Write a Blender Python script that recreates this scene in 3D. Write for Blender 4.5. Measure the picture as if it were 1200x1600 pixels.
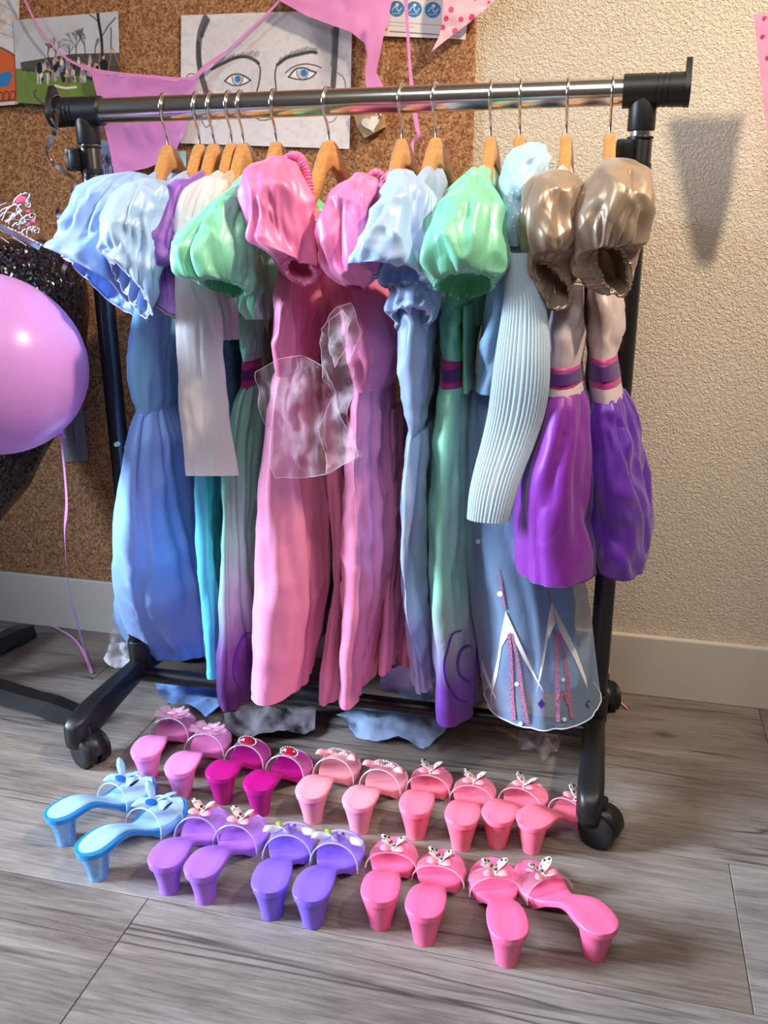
import bpy, bmesh, math, random
import numpy as np
from mathutils import Vector, noise
from mathutils.bvhtree import BVHTree
from mathutils.geometry import delaunay_2d_cdt

for o in list(bpy.data.objects):
    bpy.data.objects.remove(o)
SC = bpy.context.scene
COL = SC.collection
R_ = math.radians

# ------------------------------------------------------------------ camera
CAM = np.array([0.3846, -1.2948, 0.8330])
FPX = 1395.08
PITCH, YAW, ROLL = 0.315, 0.2494, -0.0044


def _basis():
    cy, sy, cp, sp = math.cos(YAW), math.sin(YAW), math.cos(PITCH), math.sin(PITCH)
    f = np.array([-sy * cp, cy * cp, -sp])
    r = np.array([cy, sy, 0.0])
    u = np.cross(r, f)
    c, s = math.cos(ROLL), math.sin(ROLL)
    return c * r + s * u, -s * r + c * u, f


CR, CU, CF = _basis()
cam_d = bpy.data.cameras.new('camera')
cam = bpy.data.objects.new('camera', cam_d)
COL.objects.link(cam)
cam_d.sensor_fit = 'VERTICAL'
cam_d.sensor_height = 36.0
cam_d.sensor_width = 27.0
cam_d.lens = FPX / 1600.0 * 36.0
cam_d.clip_start = 0.02
from mathutils import Matrix
M3 = Matrix(((CR[0], CU[0], -CF[0]), (CR[1], CU[1], -CF[1]), (CR[2], CU[2], -CF[2])))
cam.matrix_world = Matrix.Translation(Vector(CAM)) @ M3.to_4x4()
SC.camera = cam

# ------------------------------------------------------------------ world, lights, exposure
SC.view_settings.view_transform = 'Standard'
SC.view_settings.look = 'None'
SC.view_settings.gamma = 1.0
SC.view_settings.use_curve_mapping = False
SC.view_settings.exposure = 0.0
w = bpy.data.worlds.new('room_ambient')
SC.world = w
w.use_nodes = True
w.node_tree.nodes['Background'].inputs[0].default_value = (0.86, 0.92, 1.0, 1)
w.node_tree.nodes['Background'].inputs[1].default_value = 0.05


def area(name, loc, target, size, size_y, energy, color):
    d = bpy.data.lights.new(name, 'AREA')
    d.shape = 'RECTANGLE'
    d.size, d.size_y, d.energy, d.color = size, size_y, energy, color
    o = bpy.data.objects.new(name, d)
    COL.objects.link(o)
    o.location = loc
    o.rotation_euler = (Vector(target) - Vector(loc)).to_track_quat('-Z', 'Y').to_euler()
    return o


lamp_d = bpy.data.lights.new('ceiling_spotlight', 'SPOT')
lamp_d.energy, lamp_d.color, lamp_d.shadow_soft_size = 262, (1.0, 0.80, 0.57), 0.06
lamp_d.spot_size, lamp_d.spot_blend = math.radians(66), 1.0
lamp = bpy.data.objects.new('ceiling_spotlight', lamp_d)
COL.objects.link(lamp)
lamp.location = (1.50, -0.55, 2.28)
lamp.rotation_euler = (Vector((0.20, 0.24, 1.12)) - lamp.location).to_track_quat('-Z', 'Y').to_euler()
wd_ = area('window_daylight', (-2.35, -1.22, 1.30), (-0.05, -0.42, 0.28), 0.7, 0.9, 20, (0.66, 0.82, 1.0))
wd_.data.spread = math.radians(44)
cl_ = area('added_floor_fill', (0.25, -1.55, 2.44), (0.25, -1.15, 0.0), 1.2, 0.6, 11.5, (0.97, 0.97, 1.0))  # unseen overhead fill, added to brighten the shoes and front floor
cl_.data.spread = math.radians(120)
pd_ = bpy.data.lights.new('added_ceiling_fill', 'POINT')  # added fill that brightens the ceiling mirrored in the chrome rail
pd_.energy, pd_.color, pd_.shadow_soft_size = 11, (1.0, 0.95, 0.88), 0.12
pl_ = bpy.data.objects.new('added_ceiling_fill', pd_)
COL.objects.link(pl_)
pl_.location = (0.35, -1.75, 2.12)

# ------------------------------------------------------------------ projection helpers (photo pixel + real depth -> point)


def ray(px, py):
    return (px - 600.0) / FPX * CR - (py - 800.0) / FPX * CU + CF


def at(px, py, y):
    d = ray(px, py)
    return CAM + d * ((y - CAM[1]) / d[1])


def atz(px, py, z):
    d = ray(px, py)
    return CAM + d * ((z - CAM[2]) / d[2])


def depth(p):
    return float((np.asarray(p) - CAM) @ CF)


# ------------------------------------------------------------------ object helpers
ORG = {}


def finish(o, parent):
    COL.objects.link(o)
    if parent is not None:
        o.parent = parent
        ORG[o.name] = ORG.get(parent.name, np.zeros(3))
    else:
        ORG[o.name] = np.zeros(3)
    return o


def mesh(name, verts, faces, mat, parent=None, smooth=True, mats=None, fmat=None):
    org = ORG.get(parent.name, np.zeros(3)) if parent is not None else np.zeros(3)
    me = bpy.data.meshes.new(name)
    v = np.asarray(verts, float) - org
    me.from_pydata(v.tolist(), [], faces)
    if mats:
        for m in mats:
            me.materials.append(m)
        if fmat:
            me.polygons.foreach_set('material_index', fmat)
    elif mat:
        me.materials.append(mat)
    if smooth:
        me.polygons.foreach_set('use_smooth', [True] * len(me.polygons))
    me.update()
    return finish(bpy.data.objects.new(name, me), parent)


def bmobj(name, bm, mat, parent=None, smooth=False, angle=None):
    org = ORG.get(parent.name, np.zeros(3)) if parent is not None else np.zeros(3)
    me = bpy.data.meshes.new(name)
    bmesh.ops.translate(bm, verts=bm.verts, vec=Vector(-org))
    bmesh.ops.recalc_face_normals(bm, faces=bm.faces)
    bm.to_mesh(me)
    bm.free()
    if mat:
        me.materials.append(mat)
    if smooth:
        me.polygons.foreach_set('use_smooth', [True] * len(me.polygons))
        if angle:
            try:
                me.set_sharp_from_angle(angle=R_(angle))
            except Exception:
                pass
    return finish(bpy.data.objects.new(name, me), parent)


def thing(name, label, cat, loc=(0, 0, 0), group=None):
    o = bpy.data.objects.new(name, None)
    COL.objects.link(o)
    o.location = loc
    o.empty_display_size = 0.05
    o['label'] = label
    o['category'] = cat
    if group:
        o['group'] = group
    ORG[o.name] = np.array(loc, float)
    return o


def tag(o, label=None, cat=None, group=None, kind=None):
    if label: o['label'] = label
    if cat: o['category'] = cat
    if group: o['group'] = group
    if kind: o['kind'] = kind
    return o


def box_bm(bm, lo, hi, bev=0.0, seg=2):
    r = bmesh.ops.create_cube(bm, size=1.0)
    vs = r['verts']
    lo, hi = Vector(lo), Vector(hi)
    for v in vs:
        v.co = Vector(((v.co.x + .5) * (hi.x - lo.x) + lo.x, (v.co.y + .5) * (hi.y - lo.y) + lo.y, (v.co.z + .5) * (hi.z - lo.z) + lo.z))
    if bev > 0:
        es = list({e for v in vs for e in v.link_edges})
        bmesh.ops.bevel(bm, geom=es, offset=bev, segments=seg, affect='EDGES', profile=0.6)
    return bm


def frame_of(t):
    t = t / (np.linalg.norm(t) + 1e-12)
    ref = np.array([0, 0, 1.0]) if abs(t[2]) < 0.9 else np.array([1.0, 0, 0])
    a = np.cross(t, ref); a /= np.linalg.norm(a)
    return a, np.cross(a, t)


def tube_vf(pts, rad, seg=12, cap=True, closed=False):
    pts = [np.asarray(p, float) for p in pts]
    n = len(pts)
    if not hasattr(rad, '__len__'):
        rad = [rad] * n
    V, Fc = [], []
    a = None
    for i in range(n):
        if closed:
            t = pts[(i + 1) % n] - pts[i - 1]
        else:
            t = pts[min(i + 1, n - 1)] - pts[max(i - 1, 0)]
        t = t / (np.linalg.norm(t) + 1e-12)
        if a is None:
            a, b = frame_of(t)
        else:
            a = a - t * (a @ t); a /= np.linalg.norm(a) + 1e-12
            b = np.cross(a, t)
        for k in range(seg):
            th = 2 * math.pi * k / seg
            V.append(pts[i] + rad[i] * (math.cos(th) * a + math.sin(th) * b))
    m = n if closed else n - 1
    for i in range(m):
        for k in range(seg):
            i2 = (i + 1) % n
            Fc.append((i * seg + k, i * seg + (k + 1) % seg, i2 * seg + (k + 1) % seg, i2 * seg + k))
    if cap and not closed:
        Fc.append(tuple(range(seg - 1, -1, -1)))
        Fc.append(tuple((n - 1) * seg + k for k in range(seg)))
    return V, Fc


class MB:
    def __init__(s): s.v, s.f = [], []

    def add(s, vf):
        o = len(s.v)
        s.v += [np.asarray(p, float) for p in vf[0]]
        s.f += [tuple(i + o for i in f) for f in vf[1]]
        return s

    def tube(s, pts, rad, seg=10, cap=True, closed=False): return s.add(tube_vf(pts, rad, seg, cap, closed))

    def build(s, name, mat, parent=None, smooth=True, angle=40):
        o = mesh(name, s.v, s.f, mat, parent, smooth)
        if smooth and angle:
            try: o.data.set_sharp_from_angle(angle=R_(angle))
            except Exception: pass
        return o


def crom(ctrl, n):
    """smooth interpolation of control rows by chord length"""
    c = np.asarray(ctrl, float)
    if len(c) < 3:
        t = np.linspace(0, 1, n)[:, None]
        return c[0] * (1 - t) + c[-1] * t
    d = np.r_[0, np.cumsum(np.maximum(np.linalg.norm(np.diff(c[:, :3], axis=0), axis=1), 1e-4))]
    m = np.zeros_like(c)
    m[1:-1] = (c[2:] - c[:-2]) / (d[2:] - d[:-2])[:, None]
    m[0] = (c[1] - c[0]) / (d[1] - d[0]); m[-1] = (c[-1] - c[-2]) / (d[-1] - d[-2])
    out = []
    for x in np.linspace(0, d[-1], n):
        i = min(max(np.searchsorted(d, x) - 1, 0), len(d) - 2)
        h = d[i + 1] - d[i]; t = (x - d[i]) / h
        h00, h10, h01, h11 = 2 * t**3 - 3 * t**2 + 1, t**3 - 2 * t**2 + t, -2 * t**3 + 3 * t**2, t**3 - t**2
        out.append(h00 * c[i] + h10 * h * m[i] + h01 * c[i + 1] + h11 * h * m[i + 1])
    return np.array(out)


def curve_pts(pts, n): return [p for p in crom(np.array(pts, float), n)]


# ------------------------------------------------------------------ materials


def lin(c):
    if isinstance(c, str):
        c = c.lstrip('#'); c = [int(c[i:i + 2], 16) / 255 for i in (0, 2, 4)]
    return tuple((x / 12.92 if x <= 0.04045 else ((x + 0.055) / 1.055) ** 2.4) for x in c)


def new_mat(name):
    m = bpy.data.materials.new(name)
    m.use_nodes = True
    nt = m.node_tree
    return m, nt, nt.nodes['Principled BSDF']


def setp(b, **k):
    names = {'rough': 'Roughness', 'metal': 'Metallic', 'spec': 'Specular IOR Level', 'sheen': 'Sheen Weight', 'coat': 'Coat Weight',
             'alpha': 'Alpha', 'trans': 'Transmission Weight', 'ior': 'IOR', 'aniso': 'Anisotropic', 'sss': 'Subsurface Weight', 'coatr': 'Coat Roughness'}
    for a, v in k.items():
        b.inputs[names[a]].default_value = v


def plain(name, col, bump=0.0, bscale=200.0, **k):
    m, nt, b = new_mat(name)
    b.inputs['Base Color'].default_value = (*lin(col), 1)
    setp(b, **({'rough': 0.45} | k))
    if bump:
        add_bump(nt, b, bscale, bump)
    return m


def add_bump(nt, b, scale, strength, dist=0.002, detail=3, stretch=None):
    tc = nt.nodes.new('ShaderNodeTexCoord')
    n = nt.nodes.new('ShaderNodeTexNoise')
    n.inputs['Scale'].default_value = scale
    n.inputs['Detail'].default_value = detail
    if stretch:
        mp = nt.nodes.new('ShaderNodeMapping')
        mp.inputs['Scale'].default_value = stretch
        nt.links.new(tc.outputs['Object'], mp.inputs[0]); nt.links.new(mp.outputs[0], n.inputs['Vector'])
    else:
        nt.links.new(tc.outputs['Object'], n.inputs['Vector'])
    bp = nt.nodes.new('ShaderNodeBump')
    bp.inputs['Strength'].default_value = strength
    bp.inputs['Distance'].default_value = dist
    nt.links.new(n.outputs['Fac'], bp.inputs['Height'])
    nt.links.new(bp.outputs[0], b.inputs['Normal'])
    return bp


def ramp(nt, stops):
    r = nt.nodes.new('ShaderNodeValToRGB')
    e = r.color_ramp.elements
    e[0].position, e[0].color = stops[0][0], (*lin(stops[0][1]), 1)
    e[1].position, e[1].color = stops[-1][0], (*lin(stops[-1][1]), 1)
    for p, c in stops[1:-1]:
        x = e.new(p); x.color = (*lin(c), 1)
    return r


def satin(name, col, stops=None, rough=0.40, metal=0.1, alpha=1.0, sheen=0.25, bump=0.3, bscale=16, glitter=None, spec=0.6):
    """shiny polyester satin; stops = dyed gradient by height in metres [(z, colour)]"""
    m, nt, b = new_mat(name)
    setp(b, rough=rough, metal=metal, sheen=sheen, alpha=alpha, spec=spec)
    b.inputs['Base Color'].default_value = (*lin(col), 1)
    out = None
    if stops:
        tc = nt.nodes.new('ShaderNodeTexCoord')
        sx = nt.nodes.new('ShaderNodeSeparateXYZ')
        nt.links.new(tc.outputs['Object'], sx.inputs[0])
        r = ramp(nt, stops)
        nt.links.new(sx.outputs['Z'], r.inputs[0])
        out = r.outputs[0]
        nt.links.new(out, b.inputs['Base Color'])
    tcb = nt.nodes.new('ShaderNodeTexCoord')
    mp = nt.nodes.new('ShaderNodeMapping'); mp.inputs['Scale'].default_value = (1.5, 1.2, 0.8); mp.inputs['Rotation'].default_value = (0.5, 0.3, 0)
    nt.links.new(tcb.outputs['Object'], mp.inputs[0])
    n1 = nt.nodes.new('ShaderNodeTexNoise'); n1.inputs['Scale'].default_value = bscale; n1.inputs['Detail'].default_value = 1.5; n1.inputs['Distortion'].default_value = 0.6
    nt.links.new(mp.outputs[0], n1.inputs['Vector'])
    s1 = nt.nodes.new('ShaderNodeMath'); s1.operation = 'SUBTRACT'; s1.inputs[1].default_value = 0.5
    a1 = nt.nodes.new('ShaderNodeMath'); a1.operation = 'ABSOLUTE'
    nt.links.new(n1.outputs['Fac'], s1.inputs[0]); nt.links.new(s1.outputs[0], a1.inputs[0])
    bp = nt.nodes.new('ShaderNodeBump'); bp.inputs['Strength'].default_value = bump; bp.inputs['Distance'].default_value = 0.010
    nt.links.new(a1.outputs[0], bp.inputs['Height']); nt.links.new(bp.outputs[0], b.inputs['Normal'])
    if glitter:
        tc = nt.nodes.new('ShaderNodeTexCoord')
        v = nt.nodes.new('ShaderNodeTexVoronoi')
        v.inputs['Scale'].default_value = glitter[0]
        nt.links.new(tc.outputs['Object'], v.inputs['Vector'])
        lt = nt.nodes.new('ShaderNodeMath'); lt.operation = 'LESS_THAN'
        lt.inputs[1].default_value = glitter[1]
        nt.links.new(v.outputs['Distance'], lt.inputs[0])
        mx = nt.nodes.new('ShaderNodeMix'); mx.data_type = 'RGBA'
        nt.links.new(lt.outputs[0], mx.inputs['Factor'])
        if out: nt.links.new(out, mx.inputs['A'])
        else: mx.inputs['A'].default_value = (*lin(col), 1)
        mx.inputs['B'].default_value = (*lin(glitter[2]), 1)
        nt.links.new(mx.outputs['Result'], b.inputs['Base Color'])
        if alpha < 1:
            mm = nt.nodes.new('ShaderNodeMath'); mm.operation = 'MAXIMUM'
            mm.inputs[1].default_value = alpha
            nt.links.new(lt.outputs[0], mm.inputs[0]); nt.links.new(mm.outputs[0], b.inputs['Alpha'])
    return m


def tulle(name, col, lo, hi, scale=22):
    m, nt, b = new_mat(name)
    b.inputs['Base Color'].default_value = (*lin(col), 1)
    setp(b, rough=.75)
    tc = nt.nodes.new('ShaderNodeTexCoord'); mp = nt.nodes.new('ShaderNodeMapping')
    mp.inputs['Scale'].default_value = (1.6, 1.0, .55); mp.inputs['Rotation'].default_value = (0, .5, 0)
    nt.links.new(tc.outputs['Object'], mp.inputs[0])
    n = nt.nodes.new('ShaderNodeTexNoise'); n.inputs['Scale'].default_value = scale; n.inputs['Detail'].default_value = 3; n.inputs['Distortion'].default_value = 1.2
    nt.links.new(mp.outputs[0], n.inputs['Vector'])
    r = nt.nodes.new('ShaderNodeMapRange'); r.inputs[1].default_value = .40; r.inputs[2].default_value = .68; r.inputs[3].default_value = lo; r.inputs[4].default_value = hi
    nt.links.new(n.outputs['Fac'], r.inputs[0])
    v = nt.nodes.new('ShaderNodeTexVoronoi'); v.inputs['Scale'].default_value = 150
    nt.links.new(tc.outputs['Object'], v.inputs['Vector'])
    lt = nt.nodes.new('ShaderNodeMath'); lt.operation = 'LESS_THAN'; lt.inputs[1].default_value = .05
    nt.links.new(v.outputs['Distance'], lt.inputs[0])
    mx = nt.nodes.new('ShaderNodeMath'); mx.operation = 'MAXIMUM'
    nt.links.new(lt.outputs[0], mx.inputs[0]); nt.links.new(r.outputs[0], mx.inputs[1]); nt.links.new(mx.outputs[0], b.inputs['Alpha'])
    return m


MT = {}
MT['chrome'] = plain('chrome', '#dededc', rough=0.2, metal=1.0)
MT['wire'] = plain('hook_wire', '#dcdcdc', rough=0.16, metal=1.0)
MT['black_metal'] = plain('black_metal', '#141417', rough=0.32, coat=0.15)
MT['black_plastic'] = plain('black_plastic', '#18181a', rough=0.42)
MT['rubber'] = plain('black_rubber', '#101011', rough=0.55)
MT['white_plastic'] = plain('white_plastic', '#e8e6e2', rough=0.4)


def wood_hanger():
    m, nt, b = new_mat('hanger_wood')
    tc = nt.nodes.new('ShaderNodeTexCoord'); mp = nt.nodes.new('ShaderNodeMapping')
    mp.inputs['Scale'].default_value = (90, 8, 90)
    n = nt.nodes.new('ShaderNodeTexNoise'); n.inputs['Scale'].default_value = 2.2; n.inputs['Detail'].default_value = 4
    r = ramp(nt, [(0.3, '#bd8448'), (0.55, '#c8925a'), (0.75, '#d3a066')])
    nt.links.new(tc.outputs['Object'], mp.inputs[0]); nt.links.new(mp.outputs[0], n.inputs['Vector'])
    nt.links.new(n.outputs['Fac'], r.inputs[0]); nt.links.new(r.outputs[0], b.inputs['Base Color'])
    setp(b, rough=0.38, coat=0.2)
    return m


MT['hanger'] = wood_hanger()


def plaster():
    m, nt, b = new_mat('textured_plaster')
    b.inputs['Base Color'].default_value = (*lin('#d9cdb9'), 1)
    setp(b, rough=0.85)
    tc = nt.nodes.new('ShaderNodeTexCoord')
    n1 = nt.nodes.new('ShaderNodeTexNoise'); n1.inputs['Scale'].default_value = 260; n1.inputs['Detail'].default_value = 2
    n1.inputs['Distortion'].default_value = 0.8
    r = nt.nodes.new('ShaderNodeMapRange'); r.inputs[1].default_value = 0.38; r.inputs[2].default_value = 0.66
    nt.links.new(tc.outputs['Object'], n1.inputs['Vector']); nt.links.new(n1.outputs['Fac'], r.inputs[0])
    bp = nt.nodes.new('ShaderNodeBump'); bp.inputs['Strength'].default_value = 0.85; bp.inputs['Distance'].default_value = 0.0016
    nt.links.new(r.outputs[0], bp.inputs['Height']); nt.links.new(bp.outputs[0], b.inputs['Normal'])
    return m


def cork():
    m, nt, b = new_mat('cork')
    setp(b, rough=0.9)
    tc = nt.nodes.new('ShaderNodeTexCoord')
    v = nt.nodes.new('ShaderNodeTexVoronoi'); v.inputs['Scale'].default_value = 330
    nt.links.new(tc.outputs['Object'], v.inputs['Vector'])
    sx = nt.nodes.new('ShaderNodeSeparateXYZ'); nt.links.new(v.outputs['Color'], sx.inputs[0])
    r = ramp(nt, [(0.15, '#573520'), (0.38, '#87593a'), (0.58, '#a4754b'), (0.8, '#bd8f64'), (0.95, '#d8b088')])
    n = nt.nodes.new('ShaderNodeTexNoise'); n.inputs['Scale'].default_value = 120; n.inputs['Detail'].default_value = 4
    nt.links.new(tc.outputs['Object'], n.inputs['Vector'])
    ad = nt.nodes.new('ShaderNodeMath'); ad.operation = 'MULTIPLY_ADD'; ad.inputs[1].default_value = 0.55
    nt.links.new(sx.outputs['X'], ad.inputs[0])
    sb = nt.nodes.new('ShaderNodeMath'); sb.operation = 'MULTIPLY'; sb.inputs[1].default_value = 0.5
    nt.links.new(n.outputs['Fac'], sb.inputs[0]); nt.links.new(sb.outputs[0], ad.inputs[2])
    nt.links.new(ad.outputs[0], r.inputs[0]); nt.links.new(r.outputs[0], b.inputs['Base Color'])
    bp = nt.nodes.new('ShaderNodeBump'); bp.inputs['Strength'].default_value = 0.4; bp.inputs['Distance'].default_value = 0.001
    nt.links.new(ad.outputs[0], bp.inputs['Height']); nt.links.new(bp.outputs[0], b.inputs['Normal'])
    return m


def plank_mat():
    m, nt, b = new_mat('grey_oak_vinyl')
    tc = nt.nodes.new('ShaderNodeTexCoord'); oi = nt.nodes.new('ShaderNodeObjectInfo')
    sc = nt.nodes.new('ShaderNodeVectorMath'); sc.operation = 'SCALE'
    cb = nt.nodes.new('ShaderNodeCombineXYZ')
    for i in range(3): nt.links.new(oi.outputs['Random'], cb.inputs[i])
    nt.links.new(cb.outputs[0], sc.inputs[0]); sc.inputs['Scale'].default_value = 37.0
    ad = nt.nodes.new('ShaderNodeVectorMath'); ad.operation = 'ADD'
    nt.links.new(tc.outputs['Object'], ad.inputs[0]); nt.links.new(sc.outputs[0], ad.inputs[1])

    def nz(scale, stretch, detail, dist=0.0, rough=0.55):
        mp = nt.nodes.new('ShaderNodeMapping'); mp.inputs['Scale'].default_value = stretch
        nt.links.new(ad.outputs[0], mp.inputs[0])
        n = nt.nodes.new('ShaderNodeTexNoise'); n.inputs['Scale'].default_value = scale; n.inputs['Detail'].default_value = detail
        n.inputs['Distortion'].default_value = dist; n.inputs['Roughness'].default_value = rough
        nt.links.new(mp.outputs[0], n.inputs['Vector'])
        return n.outputs['Fac']
    big = nz(4.0, (1.0, 5.0, 1), 3, 0.6)
    fine = nz(30.0, (0.45, 7.0, 1), 6, 0.5, 0.72)
    r = ramp(nt, [(0.26, '#4a413c'), (0.42, '#726862'), (0.55, '#8b827b'), (0.74, '#a69e98')])
    mx = nt.nodes.new('ShaderNodeMath'); mx.operation = 'MULTIPLY_ADD'; mx.inputs[1].default_value = 0.62
    nt.links.new(fine, mx.inputs[0])
    hf = nt.nodes.new('ShaderNodeMath'); hf.operation = 'MULTIPLY'; hf.inputs[1].default_value = 0.42
    nt.links.new(big, hf.inputs[0]); nt.links.new(hf.outputs[0], mx.inputs[2])
    nt.links.new(mx.outputs[0], r.inputs[0])
    # brown cast in patches
    pt = nz(2.2, (0.8, 2.0, 1), 2)
    pr = nt.nodes.new('ShaderNodeMapRange'); pr.inputs[1].default_value = 0.4; pr.inputs[2].default_value = 0.7; pr.inputs[4].default_value = 0.55
    nt.links.new(pt, pr.inputs[0])
    mix = nt.nodes.new('ShaderNodeMix'); mix.data_type = 'RGBA'; mix.blend_type = 'MULTIPLY'
    mix.inputs['B'].default_value = (*lin('#d9c4b2'), 1)
    nt.links.new(pr.outputs[0], mix.inputs['Factor']); nt.links.new(r.outputs[0], mix.inputs['A'])
    # long thin dark cracks in the print
    ck = nz(3.2, (0.30, 6.5, 1), 2.5, 0.35, 0.45)
    sub = nt.nodes.new('ShaderNodeMath'); sub.operation = 'SUBTRACT'; sub.inputs[1].default_value = 0.5
    ab = nt.nodes.new('ShaderNodeMath'); ab.operation = 'ABSOLUTE'
    nt.links.new(ck, sub.inputs[0]); nt.links.new(sub.outputs[0], ab.inputs[0])
    cr = nt.nodes.new('ShaderNodeMapRange'); cr.inputs[1].default_value = 0.0; cr.inputs[2].default_value = 0.022
    cr.inputs[3].default_value = 0.8; cr.inputs[4].default_value = 0.0
    nt.links.new(ab.outputs[0], cr.inputs[0])
    mk = nz(5.0, (0.6, 2.0, 1), 1)
    mr = nt.nodes.new('ShaderNodeMapRange'); mr.inputs[1].default_value = 0.53; mr.inputs[2].default_value = 0.60
    nt.links.new(mk, mr.inputs[0])
    cm = nt.nodes.new('ShaderNodeMath'); cm.operation = 'MULTIPLY'
    nt.links.new(cr.outputs[0], cm.inputs[0]); nt.links.new(mr.outputs[0], cm.inputs[1])
    mix2 = nt.nodes.new('ShaderNodeMix'); mix2.data_type = 'RGBA'
    mix2.inputs['B'].default_value = (*lin('#2c2420'), 1)
    nt.links.new(cm.outputs[0], mix2.inputs['Factor']); nt.links.new(mix.outputs['Result'], mix2.inputs['A'])
    # knots
    mpk = nt.nodes.new('ShaderNodeMapping'); mpk.inputs['Scale'].default_value = (2.6, 5.0, 1)
    nt.links.new(ad.outputs[0], mpk.inputs[0])
    vk = nt.nodes.new('ShaderNodeTexVoronoi'); vk.inputs['Scale'].default_value = 1.0
    nt.links.new(mpk.outputs[0], vk.inputs['Vector'])
    kr = nt.nodes.new('ShaderNodeMapRange'); kr.inputs[1].default_value = 0.02; kr.inputs[2].default_value = 0.07
    kr.inputs[3].default_value = 0.75; kr.inputs[4].default_value = 0.0
    nt.links.new(vk.outputs['Distance'], kr.inputs[0])
    mix3 = nt.nodes.new('ShaderNodeMix'); mix3.data_type = 'RGBA'
    mix3.inputs['B'].default_value = (*lin('#463a33'), 1)
    nt.links.new(kr.outputs[0], mix3.inputs['Factor']); nt.links.new(mix2.outputs['Result'], mix3.inputs['A'])
    nt.links.new(mix3.outputs['Result'], b.inputs['Base Color'])
    setp(b, rough=0.48, spec=0.4)
    bp = nt.nodes.new('ShaderNodeBump'); bp.inputs['Strength'].default_value = 0.18; bp.inputs['Distance'].default_value = 0.001
    nt.links.new(fine, bp.inputs['Height']); nt.links.new(bp.outputs[0], b.inputs['Normal'])
    return m


MT['plaster'] = plaster(); MT['cork'] = cork(); MT['plank'] = plank_mat()
MT['skirting'] = plain('white_skirting_paint', '#cfc7bc', rough=0.5)
MT['joint'] = plain('dark_floor_joint', '#2d2622', rough=0.8)

# ------------------------------------------------------------------ structure
WALL_Y = 0.2484
bm = bmesh.new(); box_bm(bm, (-2.7, WALL_Y, 0), (2.7, WALL_Y + 0.12, 2.5))
tag(bmobj('wall_back', bm, MT['plaster']), 'beige wall with fine grainy plaster texture', kind='structure')
bm = bmesh.new(); box_bm(bm, (-2.6, WALL_Y - 0.014, 0), (2.6, WALL_Y - 0.0002, 0.1185), 0.003, 2)
tag(bmobj('baseboard_back', bm, MT['skirting']), 'plain off-white skirting board along the wall', kind='structure')

MT['room_paint'] = plain('warm_grey_paint', '#c0b7aa', rough=.9)
for nm, lo_, hi_, lb in (('ceiling', (-2.6, -3.6, 2.5), (2.6, WALL_Y, 2.6), 'plain pale ceiling'), ('wall_left', (-2.7, -3.6, 0), (-2.6, WALL_Y, 2.5), 'plain pale side wall with the window'),
                         ('wall_right', (2.6, -3.6, 0), (2.7, WALL_Y, 2.5), 'plain pale side wall by the lamp'), ('wall_front', (-2.6, -3.7, 0), (2.6, -3.6, 2.5), 'plain pale wall behind the viewer')):
    bm = bmesh.new(); box_bm(bm, lo_, hi_)
    tag(bmobj(nm, bm, MT['room_paint'] if nm != 'ceiling' else plain('white_ceiling_paint', '#ece8e0', rough=.9)), lb, kind='structure')

fl = thing('floor', 'grey-brown wood-look plank floor', 'floor')
del fl['category']
fl['kind'] = 'structure'
bm = bmesh.new(); box_bm(bm, (-2.6, -3.6, -0.02), (2.6, WALL_Y, -0.0016))
bmobj('subfloor', bm, MT['joint'], fl)
PW, PL = 0.2505, 1.22
rows_y = [(0.0465, 0.685), (-0.204, 0.10 - 0.45), (-0.4545, 0.589), (-0.705, -0.147), (-0.9555, 0.35), (-1.206, -0.3), (-1.4565, 0.5), (-1.707, 0.1), (-1.9575, -.4), (-2.208, .3)]
plank_me = None
for y0, xs in rows_y:
    k0 = math.ceil((-2.6 - xs) / PL)
    for k in range(k0, 6):
        x0 = xs + k * PL
        if x0 + PL > 2.6: break
        if plank_me is None:
            bm = bmesh.new(); box_bm(bm, (0.0004, 0.0004, -0.0015), (PL - 0.0004, PW - 0.0004, 0.0), 0.0007, 1)
            o = bmobj('plank', bm, MT['plank'], fl); plank_me = o.data
        else:
            o = finish(bpy.data.objects.new('plank', plank_me), fl)
        if y0 + PW > WALL_Y:   # last row runs under the skirting
            pass
        o.location = (x0, y0, 0)

# cork board fixed to the wall, its right edge beside the plaster
cork_x = float(at(742, 90, WALL_Y - 0.01)[0])
bm = bmesh.new(); box_bm(bm, (-2.2, WALL_Y - 0.009, 0.119), (cork_x, WALL_Y - 0.0003, 1.9), 0.0015, 1)
tag(bmobj('cork_board', bm, MT['cork']), 'large brown cork pinboard covering the wall behind the rack', 'pinboard')
CORK_Y = WALL_Y - 0.009

# ------------------------------------------------------------------ clothes rack
RX, RH = 0.40, 0.990
rk = thing('clothes_rack', 'black clothes rack on casters with a chrome rail', 'clothes rack', (0, 0, 0))


def cyl(name, p0, p1, r, mat, parent, seg=32, bev=0.0):
    p0, p1 = np.array(p0, float), np.array(p1, float)
    d = (p1 - p0) / np.linalg.norm(p1 - p0)
    if bev:
        pts = [p0, p0 + d * bev * .3, p0 + d * bev, p1 - d * bev, p1 - d * bev * .3, p1]
        rd = [r - bev, r - bev * .3, r, r, r - bev * .3, r - bev]
    else:
        pts, rd = [p0, p1], r
    return MB().tube(pts, rd, seg).build(name, mat, parent, angle=50)


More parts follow.
